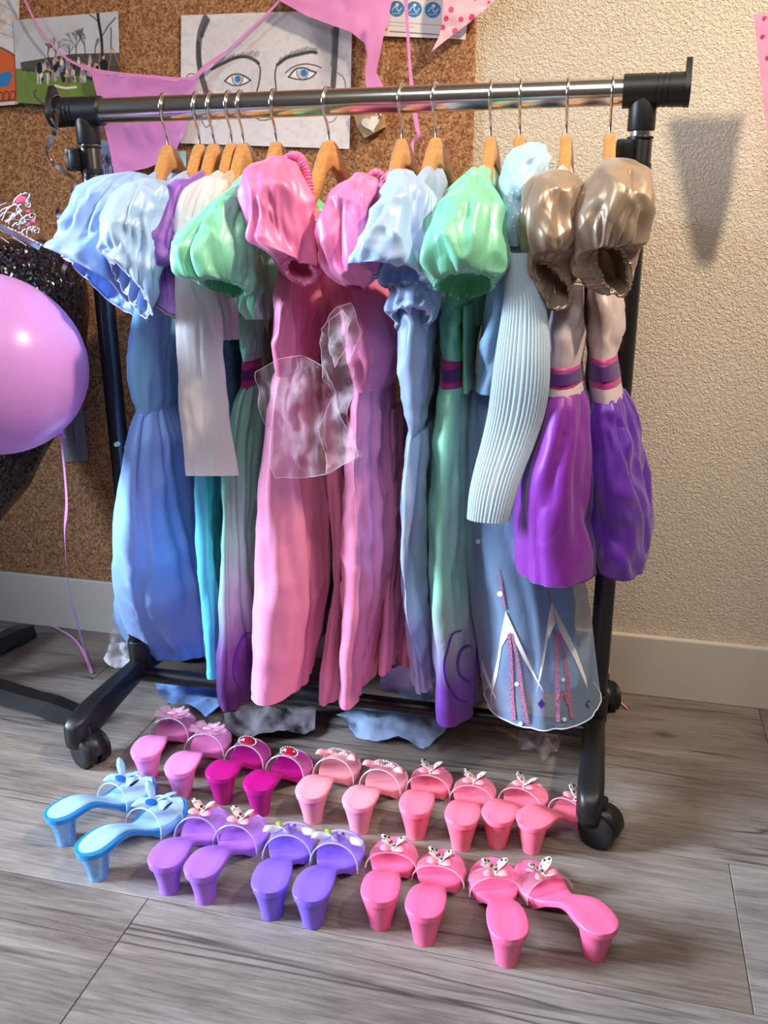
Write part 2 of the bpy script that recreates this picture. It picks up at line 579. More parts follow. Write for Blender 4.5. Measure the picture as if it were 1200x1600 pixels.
cyl('rail', (-RX - 0.01, 0, RH), (RX + 0.01, 0, RH), 0.0172, MT['chrome'], rk, 48)
for s in (-1, 1):
    X = s * RX
    # T connector: horizontal sleeve with grooves and an upturned end stop
    mb = MB()
    pts, rd = [], []
    x0, x1 = X - s * 0.026, X + s * 0.050
    prof = [(0, .0185), (.0005, .0205), (.30, .0205), (.52, .0205), (.525, .0196), (.56, .0196), (.565, .0205), (.61, .0205), (.615, .0196), (.65, .0196),
            (.655, .0205), (.70, .0205), (.705, .0196), (.74, .0196), (.745, .0205), (.99, .0205), (1.0, .019)]
    mb.tube([(x0 + (x1 - x0) * t, 0, RH) for t, _ in prof], [r for _, r in prof], 40)
    con = mb.build('rail_connector', MT['black_plastic'], rk, angle=30)
    bm = bmesh.new()
    xa, xb = sorted((x1 - s * .001, x1 + s * .006))
    r = bmesh.ops.create_circle(bm, cap_ends=True, radius=0.0215, segments=36)
    for v in bm.verts:
        x, y = v.co.x, v.co.y
        zz = y if y < 0 else y + 0.0155 * (y / .0215)
        v.co = Vector((xa, x * (1 - 0.45 * max(0, y) / .0215), RH + zz))
    g = bmesh.ops.extrude_face_region(bm, geom=bm.faces[:])
    bmesh.ops.translate(bm, verts=[e for e in g['geom'] if isinstance(e, bmesh.types.BMVert)], vec=(xb - xa, 0, 0))
    bmobj('end_stop', bm, MT['black_plastic'], con, True, 40)
    z_neck = float(at(1000, 205, 0)[2]) if s > 0 else float(at(140, 226, 0)[2])
    cyl('upright_socket', (X, 0, RH - 0.004), (X, 0, z_neck), 0.0175, MT['black_plastic'], rk, 32, 0.0015)
    z_tube = float(at(1000, 213, 0)[2]) if s > 0 else z_neck - 0.0015
    cyl('inner_tube', (X, 0, z_neck + .004), (X, 0, z_tube - 0.03), 0.0135, MT['chrome'], rk, 32)
    cyl('post', (X, 0, z_tube), (X, 0, 0.075), 0.0155, MT['black_metal'], rk, 36, 0.001)
    # clamp lever with its bracket
    zl = z_tube - 0.004
    bm = bmesh.new()
    sx = -0.0175
    box_bm(bm, (X + sx - 0.012, -0.022, zl - 0.032), (X + sx + 0.008, -0.004, zl), 0.003, 2)
    lev = bmobj('clamp_lever', bm, MT['black_plastic'], rk, True, 40)
    bm = bmesh.new()
    box_bm(bm, (X + sx - 0.004, -0.0245, zl - 0.028), (X + sx + 0.010, -0.020, zl - .003), 0.002, 2)
    bmobj('lever_tab', bm, MT['black_metal'], lev, True, 40)
    MB().tube([(X, 0, zl + .001), (X, 0, zl + .003)], .0172, 32).build('clamp_ring', MT['black_plastic'], rk)
    MB().tube([(X, 0, zl - .036), (X, 0, zl - .029)], .0168, 32).build('clamp_ring', MT['black_plastic'], rk)
    # foot: flattened bar, sloping end caps
    ctrl = []
    for y, z, hw, hh in [(-0.226, .058, .004, .010), (-0.222, .058, .0135, .022), (-0.205, .060, .0185, .0265), (-0.17, .064, .019, .026), (-0.10, .069, .0175, .021),
                         (-.03, .071, .0165, .017), (.03, .071, .0165, .017), (.10, .069, .0175, .021), (.17, .064, .019, .026), (.205, .060, .0185, .0265), (.222, .058, .0135, .022), (.226, .058, .004, .010)]:
        ctrl.append((y, z, hw, hh))
    V, Fc = [], []
    sg = 28
    for (y, z, hw, hh) in ctrl:
        for k in range(sg):
            t = 2 * math.pi * k / sg
            c, q = math.cos(t), math.sin(t)
            V.append((X + hw * math.copysign(abs(c) ** .5, c), y, z + hh * math.copysign(abs(q) ** .5, q)))
    for i in range(len(ctrl) - 1):
        for k in range(sg):
            Fc.append((i * sg + k, i * sg + (k + 1) % sg, (i + 1) * sg + (k + 1) % sg, (i + 1) * sg + k))
    Fc += [tuple(range(sg - 1, -1, -1)), tuple((len(ctrl) - 1) * sg + k for k in range(sg))]
    foot = mesh('foot', V, Fc, MT['black_plastic'], rk)
    cyl('post_socket', (X, 0, .075), (X, 0, .125), 0.0185, MT['black_plastic'], rk, 32, 0.002)
    for yy, ang in ((-0.196, (0.42, 0.90) if s < 0 else (0.32, 0.95)), (0.186, (0.9, 0.4))):
        d = np.array([ang[0], ang[1], 0]); d /= np.linalg.norm(d)
        pz = 0.026
        off = np.array([-d[1], d[0], 0]) * (-0.006)
        c0 = np.array([X, yy, pz]) + off + (np.array([.012, 0, 0]) if s > 0 else np.array([.010, .0, 0]))
        if yy > 0: c0[1] -= .012
        cs = thing_part = MB().tube([c0 + d * a for a in (-.024, -.0235, -.021, -.004, -.0035, .0035, .004, .021, .0235, .024)], [.017, .022, .0255, .0255, .019, .019, .0255, .0255, .022, .017], 36).build('caster_wheel', MT['rubber'], rk, angle=35)
        # hood wraps the top of the wheels
        V, Fc = [], []
        e = np.array([-d[1], d[0], 0])
        hs = 18
        for side, rr in ((-.0262, .017), (-.0262, .0285), (.0262, .0285), (.0262, .017)):
            for k in range(hs + 1):
                th = R_(-25) + R_(205) * k / hs
                V.append(c0 + d * side * .55 + e * rr * math.cos(th) + np.array([0, 0, rr * math.sin(th)]))
        n1 = hs + 1
        for a in range(3):
            for k in range(hs):
                Fc.append((a * n1 + k, a * n1 + k + 1, (a + 1) * n1 + k + 1, (a + 1) * n1 + k))
        mesh('caster_hood', V, Fc, MT['black_plastic'], cs)
        MB().tube([(c0[0], c0[1], .045), (c0[0], c0[1], .070)], .007, 16).build('caster_stem', MT['black_metal'], cs)
MB().tube([(-RX, 0, .0555), (RX, 0, .0555)], .0135, 28).build('crossbar', MT['black_metal'], rk)
# pale bolt on the left upright
pb = at(184, 694, -0.017)
MB().tube([(pb[0] - .001, -.014, pb[2]), (pb[0] - .001, -.021, pb[2])], [.0042, .0036], 14).build('bolt', MT['white_plastic'], rk)

# ------------------------------------------------------------------ hangers
HOOKS = [-0.271, -0.22, -0.198, -0.17, -0.152, -0.102, -0.023, 0.083, 0.13, 0.205, 0.244, 0.305, 0.361]
HANG_LABEL = [
    'wooden hanger nearest the rack\'s end under the group photo, carrying the first blue gown',
    'wooden hanger second along the rail, carrying the blue gown with crumpled sleeve',
    'wooden hanger third along the rail, carrying the purple dress',
    'wooden hanger fourth along the rail, carrying the gown with white sheer sleeve',
    'wooden hanger fifth along the rail, hung tight before the mint gown',
    'wooden hanger sixth along the rail, carrying the mint gown under the drawing',
    'wide-showing wooden hanger with a pink elastic strap over its arm',
    'wooden hanger below the wooden heart, carrying the second pink gown',
    'wooden hanger beside the pink streamer, carrying the pale blue gown',
    'wooden hanger at the cork board edge, carrying the round mint sleeve gown',
    'wooden hanger mostly hidden behind the dotted blue sleeve',
    'wooden hanger seen edge-on above the first taupe sleeve',
    'wooden hanger seen edge-on beside the black upright, last on the rail',
]


def hanger(x, label, tilt):
    t = thing('clothes_hanger', label, 'hanger', (x, 0, .86), 'wooden clothes hangers on the rail')
    ca, sa = math.cos(tilt), math.sin(tilt)
    # flat curved wooden body: top and bottom outline in the hanger plane (s across, z up)
    S = np.linspace(-.178, .178, 41)
    V, Fc = [], []
    secs = []
    for s in S:
        a = abs(s)
        top = .866 + .062 * math.exp(-(a / .052) ** 2) + .014 * (1 - a / .2)
        bot = .905 - .0 - (a * .36) if a < .13 else .905 - .13 * .36 - (a - .13) * .25
        bot = min(bot, top - .012)
        top -= .02 * (a / .2) ** 2
        bot = min(bot, top - .020 - .012 * max(0, 1 - a / .2))
        fw = .018 * math.sin(min(1, a / .2) * math.pi / 2) * 0.5    # bends forward a little at the ends
        hx = .0075 + .0025 * (a / .2)
        secs.append((s, top, bot, hx, fw))
    sg = 12
    for s, top, bot, hx, fw in secs:
        cz, hz = (top + bot) / 2, (top - bot) / 2
        for k in range(sg):
            th = 2 * math.pi * k / sg
            c, q = math.cos(th), math.sin(th)
            lx = hx * math.copysign(abs(c) ** .38, c); lz = hz * math.copysign(abs(q) ** .45, q)
            px_, py_ = lx + fw, s
            V.append((x + px_ * ca - py_ * sa, px_ * sa + py_ * ca, cz + lz))
    for i in range(len(secs) - 1):
        for k in range(sg):
            Fc.append((i * sg + k, i * sg + (k + 1) % sg, (i + 1) * sg + (k + 1) % sg, (i + 1) * sg + k))
    Fc += [tuple(range(sg - 1, -1, -1)), tuple((len(secs) - 1) * sg + k for k in range(sg))]
    mesh('body', V, Fc, MT['hanger'], t)
    # hook: stem, sweep, loop over the rail
    r = .0172 + .0022
    pts = [(x, 0, .93), (x, 0, .952), (x, -.004, .962), (x, -.014, .974)]
    for k in range(15):
        th = R_(205) - R_(215) * k / 14
        pts.append((x, -.0 + r * math.cos(th), RH + r * math.sin(th)))
    P = []
    for p in curve_pts(pts, 60):
        P.append((x + (-p[1]) * sa * 1.0, p[1] * ca, p[2]))
    MB().tube(P, .0018, 10).build('hook', MT['wire'], t)
    return t


tilts = [0.05, 0.05, 0.04, 0.03, 0.02, 0.03, -0.12, -0.08, -0.12, 0.0, 0.02, 0.0, 0.0]
for x, lb, tl in zip(HOOKS, HANG_LABEL, tilts):
    hanger(x, lb, tl)

# ------------------------------------------------------------------ cloth builders


def ring_pts(a, b, seg):
    """points evenly spaced along an ellipse, and their outward normals"""
    t = np.linspace(0, 2 * math.pi, 257)
    p = np.cos(t)[:, None] * a + np.sin(t)[:, None] * b
    d = np.r_[0, np.cumsum(np.linalg.norm(np.diff(p, axis=0), axis=1))]
    tt = np.interp(np.arange(seg) / seg * d[-1], d, t)
    c, q = np.cos(tt)[:, None], np.sin(tt)[:, None]
    n = c * a / (a @ a + 1e-9) + q * b / (b @ b + 1e-9)
    n /= np.linalg.norm(n, axis=1)[:, None] + 1e-9
    return c * a + q * b, n, d[-1]


def nz(x, y, z=0.0): return noise.noise(Vector((x, y, z)))


def loft(name, rings, mat, parent, seg=72, rows=56, k=(4, 21), seed=1, crumple=.003, cscale=22, cap_top=True, cap_bot=False, inner=0, wave=.062):
    """rings: list of (centre3, a3, b3, drape fold depth /0.1 m, gather depth /0.05 m)"""
    C = np.array([np.r_[c, a, b, lo, hi] for c, a, b, lo, hi in rings])
    S = crom(C, rows)
    S[:, 9:] = np.maximum(S[:, 9:], 0)
    rp = [ring_pts(s[3:6], s[6:9], seg) for s in S]
    K = max(3, int(round(max(r[2] for r in rp) / wave)))
    Kh = k[1]
    V = []
    for i, s in enumerate(S):
        P, N, per = rp[i]
        v = i / (rows - 1)
        e = min(1.0, i / 4.0) if cap_top else 1.0
        if name in ('bodice', 'skirt'): e = min(e, i / 7.0)
        if name == 'bodice': e = min(e, (rows - 1 - i) / 7.0)
        lim = per / 16.0
        for j in range(seg):
            u = j / seg
            cu, su = math.cos(2 * math.pi * u), math.sin(2 * math.pi * u)
            dsp = 0.0
            if s[9] > 1e-4:
                wp = 1.1 * nz(cu * 1.3 + seed, su * 1.3, v * 1.3) + .35 * nz(cu * 3 + seed, su * 3, v * 3)
                x = K * u + wp + seed * .37
                am = .65 + .75 * nz(cu * 2.2 + 9 + seed, su * 2.2, v * 2.0)
                f = (abs(math.sin(math.pi * x)) * 2 - 1.15) * am + .5 * math.sin(2 * math.pi * 2 * u + seed + v)
                dsp += min(s[9] * .10, lim) * f * (e if name == 'bodice' else 1)
            if s[10] > 1e-4:
                f = abs(math.sin(math.pi * (Kh * u + .8 * nz(cu * 2, su * 2, seed)))) * 2 - 1
                dsp += s[10] * .026 * f * (.6 + .6 * nz(cu * 4, su * 4, seed + 5))
            p = s[:3] + P[j]
            if crumple:
                q = p * cscale
                n1 = nz(q[0] + seed * 7.3, q[1], q[2] * .6)
                n2 = nz(q[0] * 1.7 + 31 + q[2] * .6, q[1] * 1.7 + seed, q[2] * 1.1)
                dsp += crumple * e * ((.28 - abs(n1)) * 1.9 + (.25 - abs(n2)) * 1.1)
            V.append(p + N[j] * dsp)
    Fc = []
    n = rows
    if inner:
        back = S[-4][:3] - S[-1][:3]
        base = V[-seg:]
        cen = sum(base) / seg
        for q in range(1, inner + 1):
            g = q / inner
            for p in base:
                V.append(cen + (p - cen) * (0.93 + .10 * math.sin(g * 3.1)) * (1 - .25 * g) + back * 2.2 * g + np.array([0, .02 * g, .004 * g]))
        n += inner
    for i in range(n - 1):
        for j in range(seg):
            Fc.append((i * seg + j, i * seg + (j + 1) % seg, (i + 1) * seg + (j + 1) % seg, (i + 1) * seg + j))
    if cap_top: Fc.append(tuple(range(seg - 1, -1, -1)))
    if cap_bot or inner: Fc.append(tuple((n - 1) * seg + j for j in range(seg)))
    return mesh(name, V, Fc, mat, parent)


def rr(py, xl, xr, y, hy=.10, lo=.0, hi=.0):
    """horizontal ring whose visible left and right edges fall on the given columns"""
    mx = (xl + xr) / 2
    m = at(mx, py, y)
    s = (xr - xl) / 2 * depth(m) / FPX
    d = m - CAM
    phi = math.atan2(d[0], d[1])
    hv = min(hy, .85 * s / max(abs(math.sin(phi)), 1e-3))
    hx = math.sqrt(max(s * s - (hv * math.sin(phi)) ** 2, 1e-8)) / math.cos(phi)
    z = at(mx, py, y - hv)[2]
    # keep the column on the ray at the centre depth
    c = np.array([m[0], y, z])
    return (c, np.array([hx, 0, 0]), np.array([0, -hv, 0]), lo, hi)


def sr(px, py, y, rx, ry, kd, th=0, lo=.0, hi=.0):
    """sleeve ring: photo position at depth y, half width, apparent half height, half depth in metres, roll"""
    c = at(px, py, y)
    s = depth(c) / FPX
    t = R_(th)
    A = (math.cos(t) * CR + math.sin(t) * CU) * rx * s
    B = (-math.sin(t) * CR + math.cos(t) * CU) * ry * s + np.array([0, -kd, 0])
    return (c, A, B, lo, hi)


def sheet(name, poly, y, mat, parent, amp=.004, sc=30, cuts=3, floor_z=None, seed=0, thick=0.0, bulge=0.0, ygrad=None, hem=0.0, hem_mat=None):
    """thin fabric/plastic piece cut to an outline, hanging at depth y (or lying at height floor_z)"""
    bm = bmesh.new()
    pl = np.array(poly, float)
    step = max(4.0, (pl.max(0) - pl.min(0)).max() / 42)
    bd = []
    for i in range(len(pl)):
        p, q = pl[i], pl[(i + 1) % len(pl)]
        n = max(1, int(np.hypot(*(q - p)) / step))
        bd += [p + (q - p) * k / n for k in range(n)]
    nb_ = len(bd)
    pts = [Vector((float(p[0]), float(p[1]))) for p in bd]
    rg = random.Random(seed + 11)
    X = np.arange(pl[:, 0].min(), pl[:, 0].max(), step)
    Y = np.arange(pl[:, 1].min(), pl[:, 1].max(), step)
    for gy in Y:
        for gx in X:
            ins = False
            for i in range(len(pl)):
                (x1, y1), (x2, y2) = pl[i], pl[(i + 1) % len(pl)]
                if (y1 > gy) != (y2 > gy) and gx < (x2 - x1) * (gy - y1) / (y2 - y1) + x1: ins = not ins
            if ins: pts.append(Vector((gx + rg.uniform(-.25, .25) * step, gy + rg.uniform(-.25, .25) * step)))
    r = delaunay_2d_cdt(pts, [(i, (i + 1) % nb_) for i in range(nb_)], [], 1, 1e-3)
    vs = [bm.verts.new(Vector(at(v.x, v.y, y if ygrad is None else ygrad(v.x, v.y)) if floor_z is None else atz(v.x, v.y, floor_z))) for v in r[0]]
    for f in r[2]:
        try: bm.faces.new([vs[i] for i in f])
        except ValueError: pass
    loose = [v for v in bm.verts if not v.link_faces]
    if loose: bmesh.ops.delete(bm, geom=loose, context='VERTS')
    cen = sum((v.co for v in bm.verts), Vector()) / len(bm.verts)
    for v in bm.verts:
        q = v.co * sc + Vector((seed * 3.7, 1.3, 0))
        n = noise.noise(q) + .5 * (0.5 - abs(noise.noise(q * 2.1)))
        if floor_z is None:
            v.co.y += n * amp
            if bulge: v.co.y -= bulge * (1 - min(1, (v.co - cen).length / .08))
        else:
            v.co.z = max(.002, v.co.z + (n + .4) * amp)
    edge = None
    if hem:
        be = [e for e in bm.edges if e.is_boundary]
        nb = {}
        for e in be:
            for v in e.verts: nb.setdefault(v, []).append(e.other_vert(v))
        v0 = be[0].verts[0]; loop = [v0]; prev = None; cur = v0
        while True:
            nx = [q for q in nb[cur] if q != prev]
            if not nx or nx[0] == v0: break
            prev, cur = cur, nx[0]; loop.append(cur)
        edge = [np.array(v.co) for v in loop]
    if thick:
        g = bmesh.ops.solidify(bm, geom=bm.faces[:], thickness=thick)
    o = bmobj(name, bm, mat, parent, True)
    if edge: MB().tube(edge, hem, 5, closed=True).build('hem', hem_mat or mat, o)
    return o


def decal(name, polys, target, mat, parent, off=.0016, cuts=2, minlen=.012):
    """print lying on a cloth part: outlines laid on its surface"""
    me = target.data
    org = ORG[target.name]
    bvh = BVHTree.FromPolygons([v.co + Vector(org) for v in me.vertices], [p.vertices[:] for p in me.polygons])
    bm = bmesh.new()
    o = Vector(CAM)
    for poly in polys:
        P = [Vector(at(px, py, -.2)) for px, py in poly]
        vs = [bm.verts.new(p) for p in P]
        bm.faces.new(vs)
    bmesh.ops.triangulate(bm, faces=bm.faces[:])
    for _ in range(cuts):
        bmesh.ops.subdivide_edges(bm, edges=[e for e in bm.edges if e.calc_length() > minlen], cuts=1)
        bmesh.ops.triangulate(bm, faces=bm.faces[:])
    dead = []
    for v in bm.verts:
        d = (v.co - o).normalized()
        h = bvh.ray_cast(o, d)
        if h[0] is None: dead.append(v)
        else: v.co = h[0] - d * off
    if dead: bmesh.ops.delete(bm, geom=dead, context='VERTS')
    return bmobj(name, bm, mat, parent, True)


def strip_poly(pts, wds):
    """outline of a band along a pixel polyline"""
    P = crom(np.array([[*p, w] for p, w in zip(pts, wds)], float), len(pts) * 4) if len(pts) > 2 else np.array([[*p, w] for p, w in zip(pts, wds)], float)
    wds = P[:, 2]; P = P[:, :2]
    L, Rr = [], []
    for i in range(len(P)):
        t = P[min(i + 1, len(P) - 1)] - P[max(i - 1, 0)]
        n = np.array([-t[1], t[0]]) / (np.linalg.norm(t) + 1e-9)
        L.append(tuple(P[i] + n * wds[i] / 2)); Rr.append(tuple(P[i] - n * wds[i] / 2))
    return [[L[i], L[i + 1], Rr[i + 1], Rr[i]] for i in range(len(P) - 1)]


def ribbon(name, pts, width, side, mat, parent, n=60, twist=0.0, thick=.0004):
    P = curve_pts(pts, n)
    V, Fc = [], []
    side = np.asarray(side, float)
    for i, p in enumerate(P):
        t = P[min(i + 1, n - 1)] - P[max(i - 1, 0)]
        t = t / (np.linalg.norm(t) + 1e-12)
        s = side - t * (side @ t); s /= np.linalg.norm(s) + 1e-12
        b = np.cross(t, s)
        a = twist * i / n
        wv = (math.cos(a) * s + math.sin(a) * b)
        nv = (-math.sin(a) * s + math.cos(a) * b)
        wd = width(i / (n - 1)) if callable(width) else width
        for q, h in ((-1, -1), (1, -1), (1, 1), (-1, 1)):
            V.append(p + wv * wd / 2 * q + nv * thick / 2 * h)
    for i in range(n - 1):
        for k in range(4):
            Fc.append((i * 4 + k, i * 4 + (k + 1) % 4, (i + 1) * 4 + (k + 1) % 4, (i + 1) * 4 + k))
    Fc += [(3, 2, 1, 0), tuple((n - 1) * 4 + k for k in range(4))]
    o = mesh(name, V, Fc, mat, parent)
    try: o.data.set_sharp_from_angle(angle=R_(40))
    except Exception: pass
    return o


def gown(i, name, label, cat='dress'):
    return thing(name, label, cat, (HOOKS[i], 0, 0), 'princess dresses on the rack')


# fabrics
F = {}
F['blue_sat'] = satin('light_blue_satin', '#9cc0f8', rough=0.47, metal=0.09)
F['blue_sat2'] = satin('pale_blue_satin', '#a9c4ee', rough=0.46, metal=0.10)
F['blue_skirt'] = satin('blue_skirt_satin', '#8ab8ff', rough=0.55, metal=0.07, bump=.25)
F['blue_bod'] = satin('sky_blue_knit', '#86d0ff', rough=.55, metal=.0)
F['purple'] = satin('purple_satin', '#8d55b8', rough=0.53)
F['sheer_white'] = satin('white_chiffon', '#e9e4ec', rough=0.70, metal=0, alpha=.72, sheen=.5, bump=.12, bscale=60)
F['teal_seq'] = satin('teal_sequin_cloth', '#1f6f86', rough=0.43, metal=0.25, glitter=(420, .16, '#69c3d0'), bump=.6, bscale=150)
F['cyan'] = satin('cyan_satin', '#52c4e6', rough=0.47, metal=0.10)
MINT = [(.05, '#4a0646'), (.15, '#48105a'), (.22, '#66387e'), (.29, '#98a2b0'), (.38, '#8fd2b6'), (1.0, '#86d6b2')]
MINT2 = [(.03, '#62055a'), (.11, '#46107a'), (.20, '#683a96'), (.28, '#9aa6b0'), (.36, '#92d2b6'), (1.0, '#86d6b2')]
F['mint'] = satin('mint_satin', '#82d6b0', rough=0.40, metal=0.14, bump=.45)
F['mint_sk1'] = satin('mint_to_purple_satin', '#8fe0bd', sheen=.06, stops=MINT, rough=0.45, metal=0.12)
F['mint_sk2'] = satin('mint_to_violet_satin', '#8fe0bd', sheen=.06, stops=MINT2, rough=0.45, metal=0.12)
F['band_mag'] = satin('magenta_ribbon', '#b01c78', rough=0.53, metal=0.05)
F['band_pur'] = satin('purple_glitter_ribbon', '#43106b', rough=0.58, metal=0.10, glitter=(700, .12, '#8d4fc0'))
F['pink'] = satin('pink_satin', '#ea7bb0', rough=0.43, metal=0.09, bump=.4)
F['pink_sk'] = satin('pink_skirt_satin', '#ee90bb', rough=0.49, metal=0.07, bump=.35)
F['pink_net'] = satin('pink_glitter_net', '#e078a8', rough=0.50, metal=0.05, alpha=.85, glitter=(190, .07, '#fff0fa'))
F['tulle_pink'] = tulle('pale_pink_tulle', '#f6d9e8', .05, .32)
F['tulle_grey'] = tulle('grey_tulle', '#c4bac0', .15, .6)
F['tulle_edge'] = plain('tulle_edge', '#f4dbe8', rough=.7, alpha=.35)
F['pale_blue'] = satin('pale_grey_blue_satin', '#a6c0ea', rough=0.46, metal=0.10)
F['teal_panel'] = satin('dusty_teal_cloth', '#3f8fae', rough=0.50, metal=0.03)
F['grey_blue'] = satin('grey_blue_satin', '#9db6dc', rough=0.47, metal=0.10)
F['ice'] = satin('ice_blue_jersey', '#93bfe4', rough=0.60, metal=0)
F['ice_dot'] = satin('ice_blue_dotted_satin', '#a6cde6', rough=0.48, metal=0.05, glitter=(170, .2, '#f2f9fc'))
F['ice_under'] = satin('steel_blue_lining', '#6f9cd4', rough=0.58, metal=0.05)
F['ice_sheer'] = satin('ice_blue_organza', '#9fc0e6', rough=0.53, metal=0, alpha=.42, bump=.3)
F['knit'] = satin('grey_blue_rib_knit', '#bcd0dd', rough=0.85, metal=0, bump=.15, bscale=300)
F['taupe'] = satin('taupe_satin', '#a8927e', rough=.33, metal=.45, bump=.4)
F['taupe_pale'] = satin('pale_mauve_satin', '#cdbcc2', rough=0.46, metal=0.10)
F['violet_sk'] = satin('magenta_violet_organza', '#7e1698', rough=0.51, metal=0.10)
F['violet_sk2'] = satin('violet_satin', '#5c1ca4', rough=0.43, metal=0.15, bump=.5)
F['white_edge'] = plain('white_hem_stitch', '#eef2fb', rough=0.60)
F['white_print'] = plain('white_print', '#eceef4', rough=0.50)
F['pink_glit'] = satin('pink_glitter_print', '#c4719c', rough=0.53, metal=0.15, glitter=(900, .25, '#f4b8d2'), bump=.8, bscale=400)
F['swirl'] = plain('dark_violet_print', '#4c1784', rough=0.48)
F['lining'] = plain('dark_grey_lining', '#4a4650', rough=0.70)
F['skin_net'] = satin('beige_net', '#cbb6a0', rough=0.70, metal=0, alpha=.85)


def rim(name, o, seg, row, rad, mat, parent, closed=True):
    """piping along one ring of a loft"""
    org = ORG[o.name]
    vs = [np.array(o.data.vertices[row * seg + j].co) + org for j in range(seg)]
    return MB().tube(vs, rad, 6, closed=closed).build(name, mat, parent)


def backbone(i, mat, parent, zl=.70, w=.016):
    """upper bodice over the hanger and the far shoulder"""
    x = HOOKS[i]
    R = []
    for z, hx, hy in [(.902, .006, .05), (.885, .012, .10), (.855, w, .125), (.80, w * 1.05, .12), (.74, w * 1.05, .11), (zl, w * 1.1, .10)]:
        R.append((np.array([x, .0, z]), np.array([hx, 0, 0]), np.array([0, -hy, 0]), .04, 0))
    return loft('yoke', R, mat, parent, seg=40, rows=24, crumple=.0015, seed=i + 40)


def back_sleeve(i, mat, parent, r=.028, z=.80):
    x = HOOKS[i]
    R = []
    for k, (zz, q) in enumerate([(.868, .3), (.845, .85), (.815, 1.0), (.785, .9), (.765, .55), (.758, .45)]):
        R.append((np.array([x + .004 * k, .170 + .003 * k, zz]), np.array([r * q * .72, 0, 0]), np.array([0, -r * q * 1.05, 0]), .06, .03 if k > 3 else 0))
    return loft('sleeve', R, mat, parent, seg=40, rows=26, crumple=0.0032, seed=i + 70, wave=.085, inner=2)


# ---- 1 light blue gown at the rack's end
g = gown(0, 'princess_gown', 'long light blue satin gown with wide flutter sleeve beside the black chair')
backbone(0, F['blue_sat'], g)
back_sleeve(0, F['blue_sat'], g)
s_ = loft('sleeve', [sr(214, 272, -.13, 14, 3, .02), sr(196, 282, -.15, 44, 0, .03, -4, .04), sr(176, 315, -.165, 60, 0, .04, 0, .06), sr(168, 350, -.17, 66, 0, .045, 0, .10),
                     sr(160, 392, -.18, 78, 4, .05, -8, .13), sr(160, 432, -.185, 84, 16, .045, -28, .16), sr(162, 446, -.185, 88, 24, .035, -36, .18)], F['blue_sat'], g,
          seg=96, k=(3, 17), crumple=0.0096, cscale=18, seed=3, wave=.085, inner=4)
rim('hem_stitch', s_, 96, 55, .0009, F['white_edge'], s_)
loft('bodice', [rr(440, 222, 300, -.10, .08), rr(500, 213, 298, -.10, .09, .03), rr(560, 206, 292, -.10, .09, .05), rr(610, 210, 284, -.10, .08, .05), rr(640, 215, 280, -.10, .07, .04), rr(654, 215, 278, -.10, .07, .04)],
     F['blue_bod'], g, seed=5, crumple=.002)
loft('skirt', [rr(645, 216, 278, -.10, .07, .02, .03), rr(660, 212, 284, -.10, .08, .05, .05), rr(700, 203, 300, -.10, .10, .07, .03), rr(760, 196, 312, -.09, .11, .08), rr(850, 190, 322, -.06, .11, .07),
               rr(930, 187, 332, -.01, .10, .06), rr(990, 193, 335, .05, .08, .06), rr(1035, 210, 336, .09, .06, .05)], F['blue_skirt'], g, seg=110, rows=80, k=(4, 31), seed=8, crumple=.004, cscale=14)
sheet('train', [(238, 1062), (300, 1058), (346, 1066), (345, 1108), (322, 1124), (290, 1112), (250, 1094)], 0, F['blue_skirt'], g, amp=.016, floor_z=.010, sc=18, cuts=4, seed=2)

# ---- 2 blue gown with crumpled sleeve
g = gown(1, 'princess_gown', 'pale blue satin gown with crumpled sleeve between the first blue gown and purple dress')
backbone(1, F['blue_sat2'], g, w=.008)
back_sleeve(1, F['blue_sat2'], g, .02)
s_ = loft('sleeve', [sr(240, 282, -.18, 18, 3, .02), sr(224, 300, -.205, 34, 0, .022, 0, .03), sr(210, 340, -.22, 42, 0, .026, 0, .05), sr(205, 380, -.23, 44, 0, .026, 0, .06),
                     sr(201, 410, -.235, 42, 6, .026, -22, .07), sr(202, 436, -.235, 46, 14, .022, -42, .09), sr(206, 452, -.235, 50, 20, .018, -50, .09)], F['blue_sat2'], g, seg=96, k=(3, 15), crumple=0.0096, cscale=22, seed=21, wave=.085, inner=4)
rim('hem_stitch', s_, 96, 55, .0008, F['white_edge'], s_)
loft('skirt', [rr(520, 262, 286, -.03, .05, .03), rr(640, 276, 300, -.03, .05, .03), rr(800, 312, 330, .0, .05, .05), rr(950, 318, 345, .05, .05, .06), rr(1030, 322, 350, .09, .04, .06)], F['blue_sat2'], g, seed=22, crumple=.003)

# ---- 3 purple dress
g = gown(2, 'princess_dress', 'short purple satin dress squeezed between blue and white sheer sleeves')
backbone(2, F['purple'], g, w=.007)
s_ = loft('sleeve', [sr(289, 282, -.17, 15, 2, .015), sr(279, 312, -.19, 26, 0, .016, 0, .03), sr(270, 360, -.205, 27, 0, .018, 0, .04), sr(266, 405, -.21, 29, 4, .018, 0, .05), sr(266, 440, -.21, 33, 24, .014, 14, .05, .03),
                     sr(269, 454, -.21, 29, 40, .008, 14, .03, .03)], F['purple'], g, seg=80, seed=31, crumple=0.0064, wave=.085, inner=5)
rim('grey_elastic', s_, 80, 55, .0016, plain('grey_elastic', '#8d8494', rough=.7), s_)
loft('skirt', [rr(480, 248, 284, -.10, .05, .03), rr(490, 246, 286, -.10, .05, .03), rr(497, 250, 284, -.10, .05, .03)], F['purple'], g, rows=10, seed=33)

